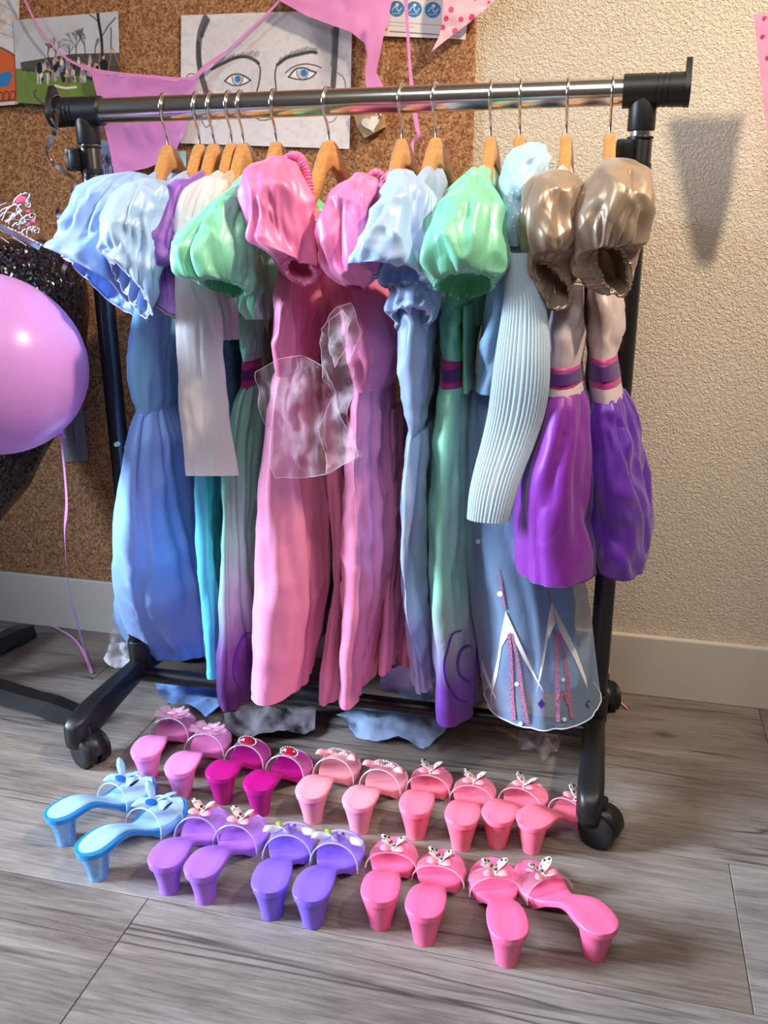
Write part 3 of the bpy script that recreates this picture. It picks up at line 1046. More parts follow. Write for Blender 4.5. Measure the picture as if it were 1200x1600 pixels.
# ---- 4 gown with the white sheer sleeve
g = gown(3, 'princess_gown', 'ice gown with long white sheer sleeve, teal sequin bodice and cyan satin skirt')
backbone(3, F['sheer_white'], g, w=.006)
loft('sleeve', [sr(330, 278, -.16, 10, 2, .012), sr(312, 296, -.18, 22, 0, .016, 0, .03), sr(299, 335, -.195, 23, 0, .018, 0, .03), sr(296, 390, -.20, 21, 0, .018, 0, .03), sr(300, 440, -.20, 25, 0, .016, 0, .02), sr(310, 490, -.20, 35, 0, .014, 0, .01),
                sr(313, 560, -.205, 37, 0, .012, 0, .01), sr(319, 640, -.21, 39, 0, .011, 0, .01), sr(327, 700, -.215, 41, 0, .010, 0, .01), sr(332, 743, -.22, 42, 2, .009, 0, .01)], F['sheer_white'], g, seg=64, rows=70, seed=41, crumple=.0015, cap_bot=False)
loft('bodice', [rr(470, 330, 372, -.11, .05, .02), rr(540, 342, 380, -.11, .05, .02), rr(600, 350, 384, -.11, .05, .02), rr(645, 356, 378, -.11, .04, .02)], F['teal_seq'], g, seed=42, crumple=0.0032)
loft('skirt', [rr(640, 312, 368, -.10, .05, .03), rr(745, 307, 350, -.11, .06, .06), rr(820, 309, 349, -.115, .06, .08), rr(900, 313, 347, -.12, .06, .09), rr(980, 320, 346, -.125, .05, .09), rr(1061, 326, 352, -.13, .05, .10)], F['cyan'], g, seed=43, k=(3, 15), crumple=.003)
sheet('glitter_train', [(183, 925), (192, 960), (206, 1000), (232, 1040), (195, 1046), (163, 1030), (166, 1008), (176, 980), (178, 950)], .06, F['tulle_grey'], g, amp=.02, sc=30, cuts=4, seed=44)
sheet('glitter_train', [(160, 1030), (172, 1006), (200, 1005), (236, 1038), (200, 1046), (180, 1044)], .02, F['sheer_white'], g, amp=.016, sc=50, cuts=4, seed=45)

# ---- 5 second sheer-sleeved dress
g = gown(4, 'princess_dress', 'sheer beige-sleeved dress half hidden behind the mint puff sleeve')
backbone(4, F['skin_net'], g, w=.006)
loft('sleeve', [sr(345, 281, -.155, 10, 2, .012), sr(330, 302, -.17, 22, 0, .016, 0, .03), sr(322, 350, -.18, 20, 0, .016, 0, .03), sr(330, 400, -.165, 20, 0, .02, 0, .05), sr(345, 470, -.14, 20, 0, .018, 0, .05), sr(356, 530, -.145, 15, 0, .016, 0, .05)], F['sheer_white'], g, seg=56, seed=51, crumple=.002)

# ---- 6 first mint gown
g = gown(5, 'princess_gown', 'mint satin gown fading to purple, puff sleeve beside the white sheer sleeve')
backbone(5, F['mint'], g, w=.012)
bs = back_sleeve(5, F['mint'], g, .03)
s_ = loft('sleeve', [sr(396, 270, -.17, 9, 3, .012), sr(376, 292, -.195, 24, 0, .025, 25, .03), sr(352, 325, -.22, 42, 0, .04, 20, .05), sr(338, 368, -.235, 57, 0, .05, 5, .06), sr(336, 405, -.24, 64, 0, .052, 0, .07),
                     sr(340, 432, -.245, 56, 4, .045, 0, .07, .03), sr(347, 446, -.25, 38, 11, .026, -6, .03, .07), sr(349, 452, -.25, 30, 13, .018, -8, .01, .06)], F['mint'], g, seg=120, rows=64, k=(4, 24), seed=61, crumple=0.0096, cscale=18, wave=.085, inner=5)
rim('cuff_elastic', s_, 120, 62, .0013, F['mint'], s_)
loft('sleeve_drape', [sr(392, 400, -.17, 14, 0, .02), sr(393, 440, -.18, 16, 0, .02, 0, .08), sr(388, 475, -.18, 15, 0, .018, 0, .1), sr(396, 498, -.17, 11, 0, .012, 0, .08)], F['mint'], g, seg=60, rows=30, seed=62, crumple=.006, cap_bot=True)
loft('bodice', [rr(470, 380, 414, -.10, .07, .03), rr(520, 375, 416, -.10, .08, .05), rr(566, 379, 412, -.10, .07, .04)], F['mint'], g, seed=63, crumple=.004, rows=30)
loft('waistband', [rr(564, 378, 410, -.10, .072), rr(611, 377, 408, -.10, .070)], F['band_mag'], g, rows=8, seed=64, crumple=0)
loft('waistband_stripe', [rr(580, 377.2, 410, -.10, .074), rr(597, 376.8, 409, -.10, .0735)], F['band_pur'], g, rows=6, seed=64, crumple=0)
sk = loft('skirt', [rr(608, 377, 410, -.10, .07, .02, .03), rr(640, 366, 414, -.10, .09, .05, .03), rr(700, 357, 416, -.10, .10, .06), rr(800, 350, 414, -.10, .10, .06), rr(900, 349, 412, -.10, .10, .06), rr(1000, 349, 424, -.10, .10, .05), rr(1060, 347, 432, -.10, .10, .05),
                    rr(1118, 347, 438, -.10, .10, .05)], F['mint_sk1'], g, seg=96, rows=80, k=(3, 17), seed=65, crumple=.004, cscale=14)
th = [(398, 990), (384, 990), (374, 1010), (367, 1035), (368, 1058), (376, 1072), (390, 1080), (400, 1083)]
decal('swirl_print', strip_poly(th, [2, 3, 4, 4, 4, 4, 3, 2]), sk, F['swirl'], g)
th = [(400, 1010), (394, 1018), (390, 1034), (393, 1050), (400, 1058)]
decal('swirl_print', strip_poly(th, [2, 3, 4, 3, 2]), sk, F['swirl'], g)

# ---- 7 first pink gown
g = gown(6, 'princess_gown', 'pink satin gown with widest skirt panel and a gathered elastic strap on its hanger')
s_ = loft('sleeve', [sr(436, 248, -.20, 14, 4, .015), sr(428, 262, -.215, 34, 2, .03, 0, .03), sr(430, 290, -.225, 45, 0, .04, 0, .05), sr(435, 335, -.23, 46, 0, .042, -4, .07), sr(444, 375, -.23, 45, 0, .04, -6, .08), sr(455, 405, -.235, 38, 10, .032, -14, .06, .04),
                     sr(468, 420, -.24, 22, 24, .014, 12, .03, .06), sr(472, 424, -.24, 17, 24, .008, 14, .02, .05)], F['pink'], g, seg=110, rows=64, k=(4, 24), seed=71, crumple=0.0096, cscale=19, wave=.085, inner=5)
rim('cuff_elastic', s_, 110, 62, .0013, F['pink'], s_)
pts = [at(444, 252, -.16), at(456, 244, -.165), at(468, 246, -.17), at(477, 262, -.175), at(483, 292, -.18), at(486, 320, -.18), at(490, 345, -.17)]
cp = curve_pts(pts, 90)
MB().tube(cp, [.0052 + .0012 * math.sin(i * 1.9) for i in range(90)], 12).build('elastic_strap', F['pink'], g)
backbone(6, F['pink'], g, zl=.74, w=.012).location.z -= .055
back_sleeve(6, F['pink'], g, .03)
loft('bodice', [rr(330, 478, 502, -.10, .05, .02), rr(380, 464, 508, -.11, .07, .05), rr(440, 440, 512, -.12, .09, .07), rr(500, 432, 512, -.12, .10, .08), rr(550, 430, 505, -.12, .09, .07), rr(590, 432, 500, -.12, .08, .05)], F['pink'], g, seg=90, k=(4, 15), seed=73, crumple=.005)
loft('skirt', [rr(584, 433, 496, -.12, .08, .02, .03), rr(600, 429, 502, -.12, .09, .04, .04), rr(660, 421, 508, -.12, .10, .05, .02), rr(740, 416, 516, -.12, .11, .05), rr(850, 409, 522, -.12, .11, .05), rr(960, 404, 520, -.12, .10, .045), rr(1050, 399, 508, -.12, .10, .04), rr(1107, 398, 500, -.12, .10, .04)],
     F['pink_sk'], g, seg=110, rows=90, k=(3, 23), seed=74, crumple=.004, cscale=15)
loft('skirt_panel', [rr(600, 503, 523, -.05, .05, .02), rr(700, 510, 540, -.05, .06, .05), rr(820, 520, 546, -.055, .06, .06), rr(930, 520, 545, -.06, .06, .05), rr(1020, 508, 544, -.06, .06, .05), rr(1108, 498, 543, -.06, .06, .05)],
     F['pink_sk'], g, seg=72, rows=60, k=(3, 11), seed=75, crumple=.003)
sheet('tulle_overlay', [(398, 582), (425, 565), (465, 557), (500, 572), (516, 600), (536, 660), (560, 712), (515, 740), (470, 752), (432, 746), (412, 700), (400, 640)], -.245, F['tulle_pink'], g, amp=.03, sc=22, cuts=4, seed=76, hem=.0004, hem_mat=F['tulle_edge'])
sheet('tulle_bow', [(500, 515), (525, 480), (546, 474), (562, 520), (546, 560), (552, 610), (540, 660), (562, 715), (512, 737), (497, 670), (517, 620), (505, 560)], -.25, F['tulle_pink'], g, amp=.03, sc=34, cuts=4, seed=77, hem=.0004, hem_mat=F['tulle_edge'])
sheet('tulle_bow', [(515, 500), (535, 484), (548, 500), (538, 548), (522, 575), (512, 540)], -.266, F['tulle_pink'], g, amp=.01, sc=60, cuts=4, seed=78, hem=.0004, hem_mat=F['tulle_edge'])
sheet('tulle_veil', [(372, 282), (388, 280), (400, 300), (414, 380), (424, 470), (418, 520), (404, 480), (384, 420), (366, 370), (360, 330)], -.16, F['tulle_grey'], g, amp=.006, sc=30, cuts=4, seed=79)

# ---- 8 second pink gown
g = gown(7, 'princess_gown', 'pink satin gown with glitter net bodice, centre of the rack beside the pale blue gown')
backbone(7, F['pink'], g, w=.012)
back_sleeve(7, F['pink'], g, .028)
s_ = loft('sleeve', [sr(566, 273, -.19, 12, 3, .015), sr(556, 292, -.205, 30, 0, .03, 8, .04), sr(547, 335, -.215, 40, 0, .04, 6, .07), sr(544, 380, -.22, 43, 0, .04, 0, .08), sr(548, 415, -.22, 36, 0, .036, 0, .08, .03), sr(556, 440, -.22, 24, 6, .024, 0, .04, .06), sr(560, 450, -.22, 17, 6, .014, 0, 0, .05)],
          F['pink'], g, seg=110, rows=60, seed=81, crumple=0.0096, cscale=19, wave=.085, inner=4)
pts = [at(578, 276, -.16), at(588, 269, -.165), at(598, 276, -.165), at(606, 290, -.16), at(608, 310, -.15)]
MB().tube(curve_pts(pts, 50), [.0045 + .001 * math.sin(i * 1.9) for i in range(50)], 10).build('elastic_strap', F['pink'], g)
loft('bodice', [rr(430, 528, 602, -.10, .07, .04), rr(480, 524, 622, -.10, .09, .06), rr(540, 540, 634, -.10, .10, .07), rr(585, 552, 630, -.10, .09, .06), rr(615, 556, 622, -.10, .08, .05)], F['pink_net'], g, seg=90, k=(4, 19), seed=83, crumple=.006)
loft('skirt', [rr(605, 556, 616, -.10, .08, .02, .03), rr(640, 552, 613, -.10, .08, .05, .03), rr(740, 547, 613, -.10, .09, .08), rr(860, 545, 617, -.10, .09, .08), rr(960, 543, 612, -.10, .09, .07), rr(1050, 540, 598, -.10, .09, .05), rr(1111, 537, 590, -.10, .09, .05)], F['pink_sk'], g, seg=100, rows=80, k=(3, 21), seed=84, crumple=.005, cscale=22)
loft('skirt_panel', [rr(640, 612, 634, -.04, .05, .03), rr(760, 609, 632, -.04, .05, .06), rr(880, 608, 631, -.045, .05, .05), rr(980, 601, 629, -.05, .05, .05), rr(1056, 595, 624, -.05, .05, .05)], F['pink_sk'], g, seg=64, rows=50, k=(3, 11), seed=85, crumple=.003)
loft('rear_net_panel', [rr(560, 512, 548, .0, .06, .05), rr(700, 528, 552, .0, .06, .05), rr(840, 532, 552, .0, .06, .05)], F['pink_net'], g, seg=60, rows=40, seed=86)  # pink net panel hanging deeper in the gown, behind the skirt

# ---- 9 pale blue gown in the middle
g = gown(8, 'princess_gown', 'pale blue satin gown with white-edged flounce sleeve between pink and mint gowns')
backbone(8, F['pale_blue'], g, w=.012)
s_ = loft('sleeve', [sr(630, 268, -.19, 16, 3, .018), sr(632, 284, -.205, 32, 0, .03, 0, .04), sr(634, 320, -.22, 45, 0, .04, 0, .07), sr(628, 362, -.23, 54, 0, .045, 4, .10), sr(622, 398, -.235, 62, 2, .045, 6, .13), sr(618, 424, -.24, 62, 12, .035, -4, .17), sr(618, 432, -.24, 60, 18, .028, -10, .18)],
          F['blue_sat2'], g, seg=110, rows=60, k=(3, 15), seed=91, crumple=0.0096, cscale=18, wave=.085, inner=4)
rim('hem_stitch', s_, 110, 58, .0009, F['white_edge'], s_)
s2 = loft('lower_flounce', [sr(655, 420, -.17, 26, 0, .03), sr(652, 452, -.18, 34, 0, .035, 0, .07), sr(648, 485, -.19, 36, 8, .03, 0, .12), sr(645, 505, -.195, 31, 24, .02, -10, .14), sr(644, 509, -.195, 27, 26, .012, -10, .14)], F['pale_blue'], g, seg=90, rows=40, k=(3, 13), seed=92, crumple=0.0080, wave=.085, inner=5)
rim('hem_stitch', s2, 90, 38, .0009, F['white_edge'], s2)
loft('bodice', [rr(480, 626, 690, -.13, .07, .04), rr(540, 627, 688, -.13, .08, .05), rr(600, 628, 680, -.13, .07, .06), rr(650, 636, 676, -.13, .06, .05), rr(684, 640, 675, -.13, .06, .04)], F['grey_blue'], g, seg=80, k=(3, 13), seed=93, crumple=.005)
loft('bodice_panel', [rr(470, 672, 694, -.10, .05), rr(560, 668, 690, -.10, .05), rr(684, 657, 680, -.10, .05)], F['teal_panel'], g, seg=50, rows=30, seed=94, crumple=.002)
loft('skirt', [rr(680, 639, 676, -.13, .06, .02, .03), rr(700, 636, 677, -.13, .07, .05, .03), rr(780, 630, 674, -.13, .08, .07), rr(880, 628, 670, -.12, .08, .07), rr(960, 632, 674, -.10, .07, .06), rr(1030, 640, 680, -.07, .06, .05), rr(1085, 648, 682, -.05, .05, .05)], F['pale_blue'], g, seg=80, rows=70, k=(3, 15), seed=95, crumple=.004)
sheet('hem_drape', [(594, 1052), (632, 1036), (650, 1062), (678, 1072), (678, 1096), (652, 1102), (618, 1085), (592, 1078)], .02, F['pale_blue'], g, amp=.014, sc=40, cuts=4, seed=96)
sheet('train', [(525, 1120), (560, 1104), (600, 1100), (660, 1118), (704, 1128), (692, 1150), (662, 1172), (622, 1156), (590, 1160), (556, 1150)], 0, F['blue_sat2'], g, amp=.012, sc=22, floor_z=.010, cuts=4, seed=97)

# ---- 10 second mint gown
g = gown(9, 'princess_gown', 'mint satin gown fading to violet with round puff sleeve near the cork edge')
backbone(9, F['mint'], g, w=.014)
back_sleeve(9, F['mint'], g, .026)
s_ = loft('sleeve', [sr(742, 264, -.19, 6, 3, .01), sr(739, 285, -.20, 26, 0, .025, 0, .03), sr(731, 320, -.22, 46, 0, .045, 4, .05), sr(727, 362, -.235, 57, 0, .055, 0, .06), sr(727, 398, -.24, 60, 0, .055, 0, .06), sr(727, 424, -.245, 52, 6, .045, 0, .06, .03), sr(726, 442, -.25, 43, 17, .028, 4, .03, .06), sr(725, 449, -.25, 38, 20, .018, 4, .02, .05)],
          F['mint'], g, seg=130, rows=64, k=(4, 26), seed=101, crumple=0.0080, cscale=18, wave=.085, inner=5)
rim('cuff_elastic', s_, 130, 62, .0014, F['mint'], s_)
loft('bodice', [rr(455, 700, 748, -.09, .06, .03), rr(500, 695, 744, -.09, .08, .06), rr(540, 693, 743, -.09, .08, .05), rr(567, 690, 741, -.09, .07, .04)], F['mint'], g, seg=80, seed=103, crumple=.004, rows=34)
loft('waistband', [rr(565, 689, 740, -.09, .072), rr(612, 687, 740, -.09, .072)], F['band_mag'], g, rows=8, crumple=0)
loft('waistband_stripe', [rr(580, 688.5, 740.5, -.09, .074), rr(597, 687.8, 740.5, -.09, .074)], F['band_pur'], g, rows=6, crumple=0)
loft('side_panel', [rr(480, 724, 749, -.10, .07), rr(566, 724, 744, -.103, .075), rr(616, 725, 744, -.105, .078)], F['mint'], g, rows=20, seg=50, crumple=.002)
sk = loft('skirt', [rr(609, 687, 742, -.09, .07, .02, .03), rr(640, 682, 742, -.09, .08, .05, .03), rr(720, 677, 740, -.09, .09, .06), rr(820, 675, 737, -.09, .09, .06), rr(920, 674, 738, -.09, .09, .05), rr(1000, 676, 741, -.09, .09, .05), rr(1080, 679, 745, -.09, .09, .05), rr(1137, 682, 747, -.09, .09, .05)],
          F['mint_sk2'], g, seg=96, rows=80, k=(3, 15), seed=105, crumple=.004, cscale=16)
th = [(722, 985), (708, 990), (700, 1012), (694, 1040), (700, 1070), (716, 1092), (732, 1098)]
decal('swirl_print', strip_poly(th, [2, 3, 3, 4, 4, 3, 2]), sk, F['swirl'], g)
th = [(738, 1008), (724, 1012), (716, 1030), (718, 1052), (732, 1066)]
decal('swirl_print', strip_poly(th, [3, 4, 4, 4, 3]), sk, F['swirl'], g)

# ---- 11 ice gown with dotted cap sleeve, rib knit sleeve and organza skirt
g = gown(10, 'princess_gown', 'ice blue gown with dotted cap sleeve, ribbed sleeve and organza skirt')
backbone(10, F['ice'], g, w=.012)
loft('cap_sleeve', [sr(838, 227, -.14, 17, 4, .012, -6), sr(829, 244, -.16, 33, 0, .026, -6, .03), sr(820, 280, -.17, 35, 0, .035, 0, .06), sr(812, 320, -.175, 30, 0, .036, 0, .07), sr(806, 360, -.18, 25, 0, .034, 0, .06), sr(803, 390, -.18, 23, 3, .028, 0, .04)], F['ice_dot'], g, seg=80, rows=50, seed=111, crumple=0.0080, wave=.085, inner=3)
loft('bodice', [rr(392, 772, 812, -.10, .06, .03), rr(460, 764, 812, -.10, .07, .05), rr(540, 752, 806, -.10, .08, .06), rr(600, 745, 796, -.10, .07, .05), rr(618, 744, 795, -.10, .07, .05)], F['ice'], g, seg=70, seed=112, crumple=.004)
# ribbed sleeve: knit ribs are modelled ridges
ribs = [(395, 794, 838), (440, 788, 845), (480, 785, 853), (540, 777, 858), (600, 769, 858), (650, 762, 850), (700, 751, 834), (740, 741, 818), (775, 734, 807), (816, 730, 796)]
S = crom(np.array([[p[0], p[1], p[2]] for p in ribs], float), 64)
V, Fc = [], []
nr, per = 22, 6
nseg = nr * per
for py, xl, xr in S:
    c, a, b, _, _ = rr(py, xl, xr, -.215, .016)
    for j in range(nseg):
        t = 2 * math.pi * j / nseg
        ct, st = math.cos(t), math.sin(t)
        ct = math.copysign(abs(ct) ** .85, ct)
        rib = abs(math.sin(nr * t)) ** .7 * .0022
        d = a * ct + b * st
        V.append(c + d + np.array([0, -1 if st > 0 else 1, 0]) * rib + np.array([0, .004 * math.sin(py * .03), 0]))
for i in range(len(S) - 1):
    for j in range(nseg):
        Fc.append((i * nseg + j, i * nseg + (j + 1) % nseg, (i + 1) * nseg + (j + 1) % nseg, (i + 1) * nseg + j))
mesh('ribbed_sleeve', V, Fc, F['knit'], g)
loft('underskirt', [rr(600, 748, 800, -.03, .05, .03), rr(700, 742, 850, -.03, .05, .05), rr(800, 740, 872, -.03, .05, .06), rr(900, 746, 884, -.03, .05, .06), rr(1000, 760, 890, -.03, .05, .06), rr(1085, 772, 894, -.03, .05, .06)], F['ice_under'], g, seg=80, rows=60, k=(4, 15), seed=114, crumple=.004)
ov = loft('organza_skirt', [rr(600, 744, 800, -.07, .07, .02, .03), rr(660, 734, 830, -.07, .09, .03, .02), rr(760, 726, 868, -.07, .10, .03), rr(860, 725, 890, -.07, .10, .03), rr(960, 735, 908, -.07, .10, .03), rr(1060, 747, 922, -.07, .10, .035), rr(1140, 758, 930, -.07, .10, .04)], F['ice_sheer'], g, seg=110, rows=80, k=(3, 17), seed=115, crumple=.002, cscale=12, cap_top=False)
rim('hem_stitch', ov, 110, 79, .0009, F['white_edge'], ov)
pk = [[(733, 985), (744, 1025), (764, 1072), (776, 1095), (768, 1072), (752, 1030)],
      [(790, 955), (799, 985), (784, 1010), (777, 1055), (769, 1085), (766, 1098), (768, 1068), (777, 1030), (782, 995)],
      [(790, 955), (806, 990), (822, 1025), (840, 1062), (850, 1083), (838, 1064), (818, 1030), (796, 985)],
      [(862, 940), (868, 972), (856, 1000), (848, 1045), (840, 1075), (838, 1085), (842, 1058), (850, 1015), (857, 965)],
      [(862, 940), (880, 975), (900, 1015), (916, 1060), (918, 1075), (898, 1030), (874, 985)]]
for p in pk: decal('white_peak_print', [p], ov, F['white_print'], g, off=.002)
pk = [strip_poly([(778, 890), (784, 925), (789, 952)], [1, 4, 3]), strip_poly([(856, 920), (860, 940)], [4, 4]), strip_poly([(795, 990), (799, 1040), (800, 1090), (804, 1135)], [5, 5, 6, 7]), strip_poly([(800, 990), (810, 1040), (816, 1085), (824, 1130)], [4, 5, 6, 6]),
      strip_poly([(867, 985), (871, 1040), (871, 1085), (872, 1128)], [6, 6, 6, 6]), strip_poly([(874, 990), (884, 1035), (889, 1080), (894, 1122)], [5, 6, 6, 6]), strip_poly([(872, 1098), (881, 1080), (889, 1100)], [5, 6, 5])]
for p in pk: decal('glitter_print', p, ov, F['pink_glit'], g, off=.0022)
dots = []
for cx, cy, r in [(747, 846, 4), (781, 928, 4.5), (807, 1069, 3.5), (813, 1131, 3.5), (880, 1062, 3.5), (882, 1124, 3.5)]:
    dots.append([(cx + r * math.cos(t * .785), cy + r * math.sin(t * .785)) for t in range(8)])
for p in dots: decal('dot_print', [p], ov, F['white_print'], g, off=.0025, cuts=0)
dm = []
for cx, cy, r in [(773, 1110, 6), (846, 1100, 6), (920, 1100, 5)]:
    dm.append([(cx, cy - r * 1.3), (cx + r, cy), (cx, cy + r * 1.3), (cx - r, cy)])
for p in dm: decal('diamond_print', [p], ov, F['swirl'], g, off=.0025, cuts=0)
sheet('sheer_cape', [(880, 915), (918, 915), (922, 980), (918, 1050), (905, 1060), (890, 990)], .09, F['tulle_grey'], g, amp=.01, cuts=4, seed=116)
sheet('sheer_train', [(812, 1142), (850, 1132), (892, 1136), (884, 1160), (866, 1178), (846, 1194), (838, 1184), (808, 1172)], 0, F['tulle_grey'], g, amp=.018, sc=60, floor_z=.015, cuts=4, seed=117)

# ---- 12 taupe and purple dress
g = gown(11, 'princess_dress', 'taupe satin dress with magenta organza skirt beside the ribbed blue sleeve')
backbone(11, F['taupe_pale'], g, w=.016)
back_sleeve(11, F['taupe'], g, .026)
s_ = loft('sleeve', [sr(872, 270, -.18, 22, 4, .02), sr(866, 284, -.195, 40, 0, .035, -3, .03), sr(862, 320, -.205, 44, 0, .042, 0, .06), sr(862, 362, -.21, 44, 0, .042, 0, .07), sr(863, 396, -.215, 40, 8, .036, 4, .06, .03), sr(862, 425, -.22, 32, 34, .022, 20, .04, .06), sr(858, 440, -.225, 16, 44, .008, 25, .03, .06)],
          F['taupe'], g, seg=130, rows=64, k=(4, 26), seed=121, crumple=0.0096, cscale=18, wave=.085, inner=5)
rim('cuff_elastic', s_, 130, 62, .0013, F['taupe'], s_)
loft('bodice', [rr(450, 870, 912, -.135, .06, .02), rr(520, 860, 914, -.135, .07, .03), rr(580, 850, 908, -.135, .07, .03)], F['taupe_pale'], g, seg=60, rows=30, seed=123, crumple=.003)
loft('waistband', [rr(577, 849, 909, -.135, .073), rr(609, 845, 911, -.135, .073)], F['band_mag'], g, rows=8, crumple=0)
loft('waistband_stripe', [rr(583, 848.4, 909.6, -.135, .075), rr(603, 845.6, 911, -.135, .075)], F['band_pur'], g, rows=6, crumple=0)
loft('waist_trim', [rr(606, 845, 911, -.135, .072), rr(622, 842, 914, -.135, .074)], F['taupe_pale'], g, rows=6, crumple=0)
sk = loft('skirt', [rr(619, 843, 913, -.135, .072, .02, .03), rr(640, 836, 917, -.135, .08, .03, .03), rr(700, 825, 920, -.135, .09, .05), rr(780, 809, 922, -.135, .10, .05), rr(850, 803, 924, -.135, .10, .045), rr(918, 803, 926, -.135, .10, .04)], F['violet_sk'], g, seg=110, rows=70, k=(4, 23), seed=125, crumple=.003, cscale=16)
rim('hem_stitch', sk, 110, 69, .001, F['band_pur'], sk)

# ---- 13 last dress
g = gown(12, 'princess_dress', 'taupe satin dress with shiny violet skirt, last on the rail beside the black upright')
backbone(12, F['taupe_pale'], g, w=.016)
back_sleeve(12, F['taupe'], g, .026)
s_ = loft('sleeve', [sr(966, 252, -.16, 28, 4, .02), sr(968, 266, -.175, 47, 0, .035, 0, .03), sr(963, 305, -.19, 56, 0, .045, 4, .06), sr(955, 350, -.20, 54, 2, .045, 6, .08), sr(950, 390, -.205, 48, 8, .04, 4, .08, .03), sr(950, 415, -.21, 42, 34, .024, 14, .04, .06), sr(957, 420, -.215, 21, 43, .010, 18, .03, .06)],
          F['taupe'], g, seg=130, rows=64, k=(4, 26), seed=131, crumple=0.0112, cscale=16, wave=.085, inner=5)
rim('cuff_elastic', s_, 130, 62, .0014, F['taupe'], s_)
loft('bodice', [rr(440, 912, 962, -.09, .06, .03), rr(500, 917, 966, -.09, .07, .05), rr(565, 918, 962, -.09, .07, .04)], F['taupe_pale'], g, seg=60, rows=30, seed=133, crumple=.005)
loft('waistband', [rr(563, 918, 963, -.09, .072), rr(608, 918, 969, -.09, .073)], F['band_mag'], g, rows=8, crumple=0)
loft('waistband_stripe', [rr(571, 917.6, 964, -.09, .074), rr(597, 917.6, 968, -.09, .075)], F['band_pur'], g, rows=6, crumple=0)
loft('waist_trim', [rr(605, 918, 968, -.09, .072), rr(632, 920, 972, -.09, .073)], F['taupe_pale'], g, rows=6, crumple=0)
sk = loft('skirt', [rr(626, 922, 972, -.09, .07, .03, .04), rr(650, 917, 980, -.09, .08, .05, .04), rr(700, 914, 991, -.09, .09, .07), rr(770, 913, 1002, -.09, .10, .07), rr(840, 917, 1010, -.09, .10, .06), rr(880, 924, 1009, -.09, .10, .05), rr(904, 932, 1004, -.09, .09, .05)], F['violet_sk2'], g, seg=110, rows=70, k=(4, 23), seed=135, crumple=.006, cscale=20)
rim('hem_stitch', sk, 110, 69, .001, F['band_pur'], sk)

# far halves of the dresses, hanging behind the front folds
gowns = sorted([o for o in bpy.data.objects if o.get('group') == 'princess dresses on the rack'], key=lambda o: o.location.x)
BACK = [('blue_skirt', .05, .020), ('blue_sat2', .10, .009), ('purple', .45, .008), ('cyan', .12, .010), ('skin_net', .40, .008), ('mint_sk1', .12, .020), ('pink_sk', .12, .026), ('pink_sk', .12, .022), ('pale_blue', .12, .020),
        ('mint_sk2', .12, .020), ('ice_under', .12, .018), ('violet_sk', .30, .024), ('violet_sk2', .30, .022)]
for i, (gw, (mt, zb, hx)) in enumerate(zip(gowns, BACK)):
    x = HOOKS[i]
    RR = []
    for z, q, hy in [(.80, .55, .07), (.70, .6, .075), (.60, .6, .07), (.50, .85, .085), ((.5 + zb) / 2, 1.0, .09), (zb, 1.0, .09)]:
        RR.append((np.array([x, .105, z]), np.array([hx * q, 0, 0]), np.array([0, -hy, 0]), .05, 0))
    loft('back_panel', RR, F[mt], gw, seg=56, rows=40, crumple=.002, seed=200 + i, wave=.05)

# grey tulle heap on the floor under the skirts
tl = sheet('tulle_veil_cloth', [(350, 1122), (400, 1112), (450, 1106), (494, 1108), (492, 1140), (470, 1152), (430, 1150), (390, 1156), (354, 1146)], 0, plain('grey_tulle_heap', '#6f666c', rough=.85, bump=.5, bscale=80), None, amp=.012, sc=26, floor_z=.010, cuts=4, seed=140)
tag(tl, 'crumpled grey tulle heaped on the floor under the pink gown', 'tulle')

# ------------------------------------------------------------------ flat prints: painted into a fine grid of face-corner colours


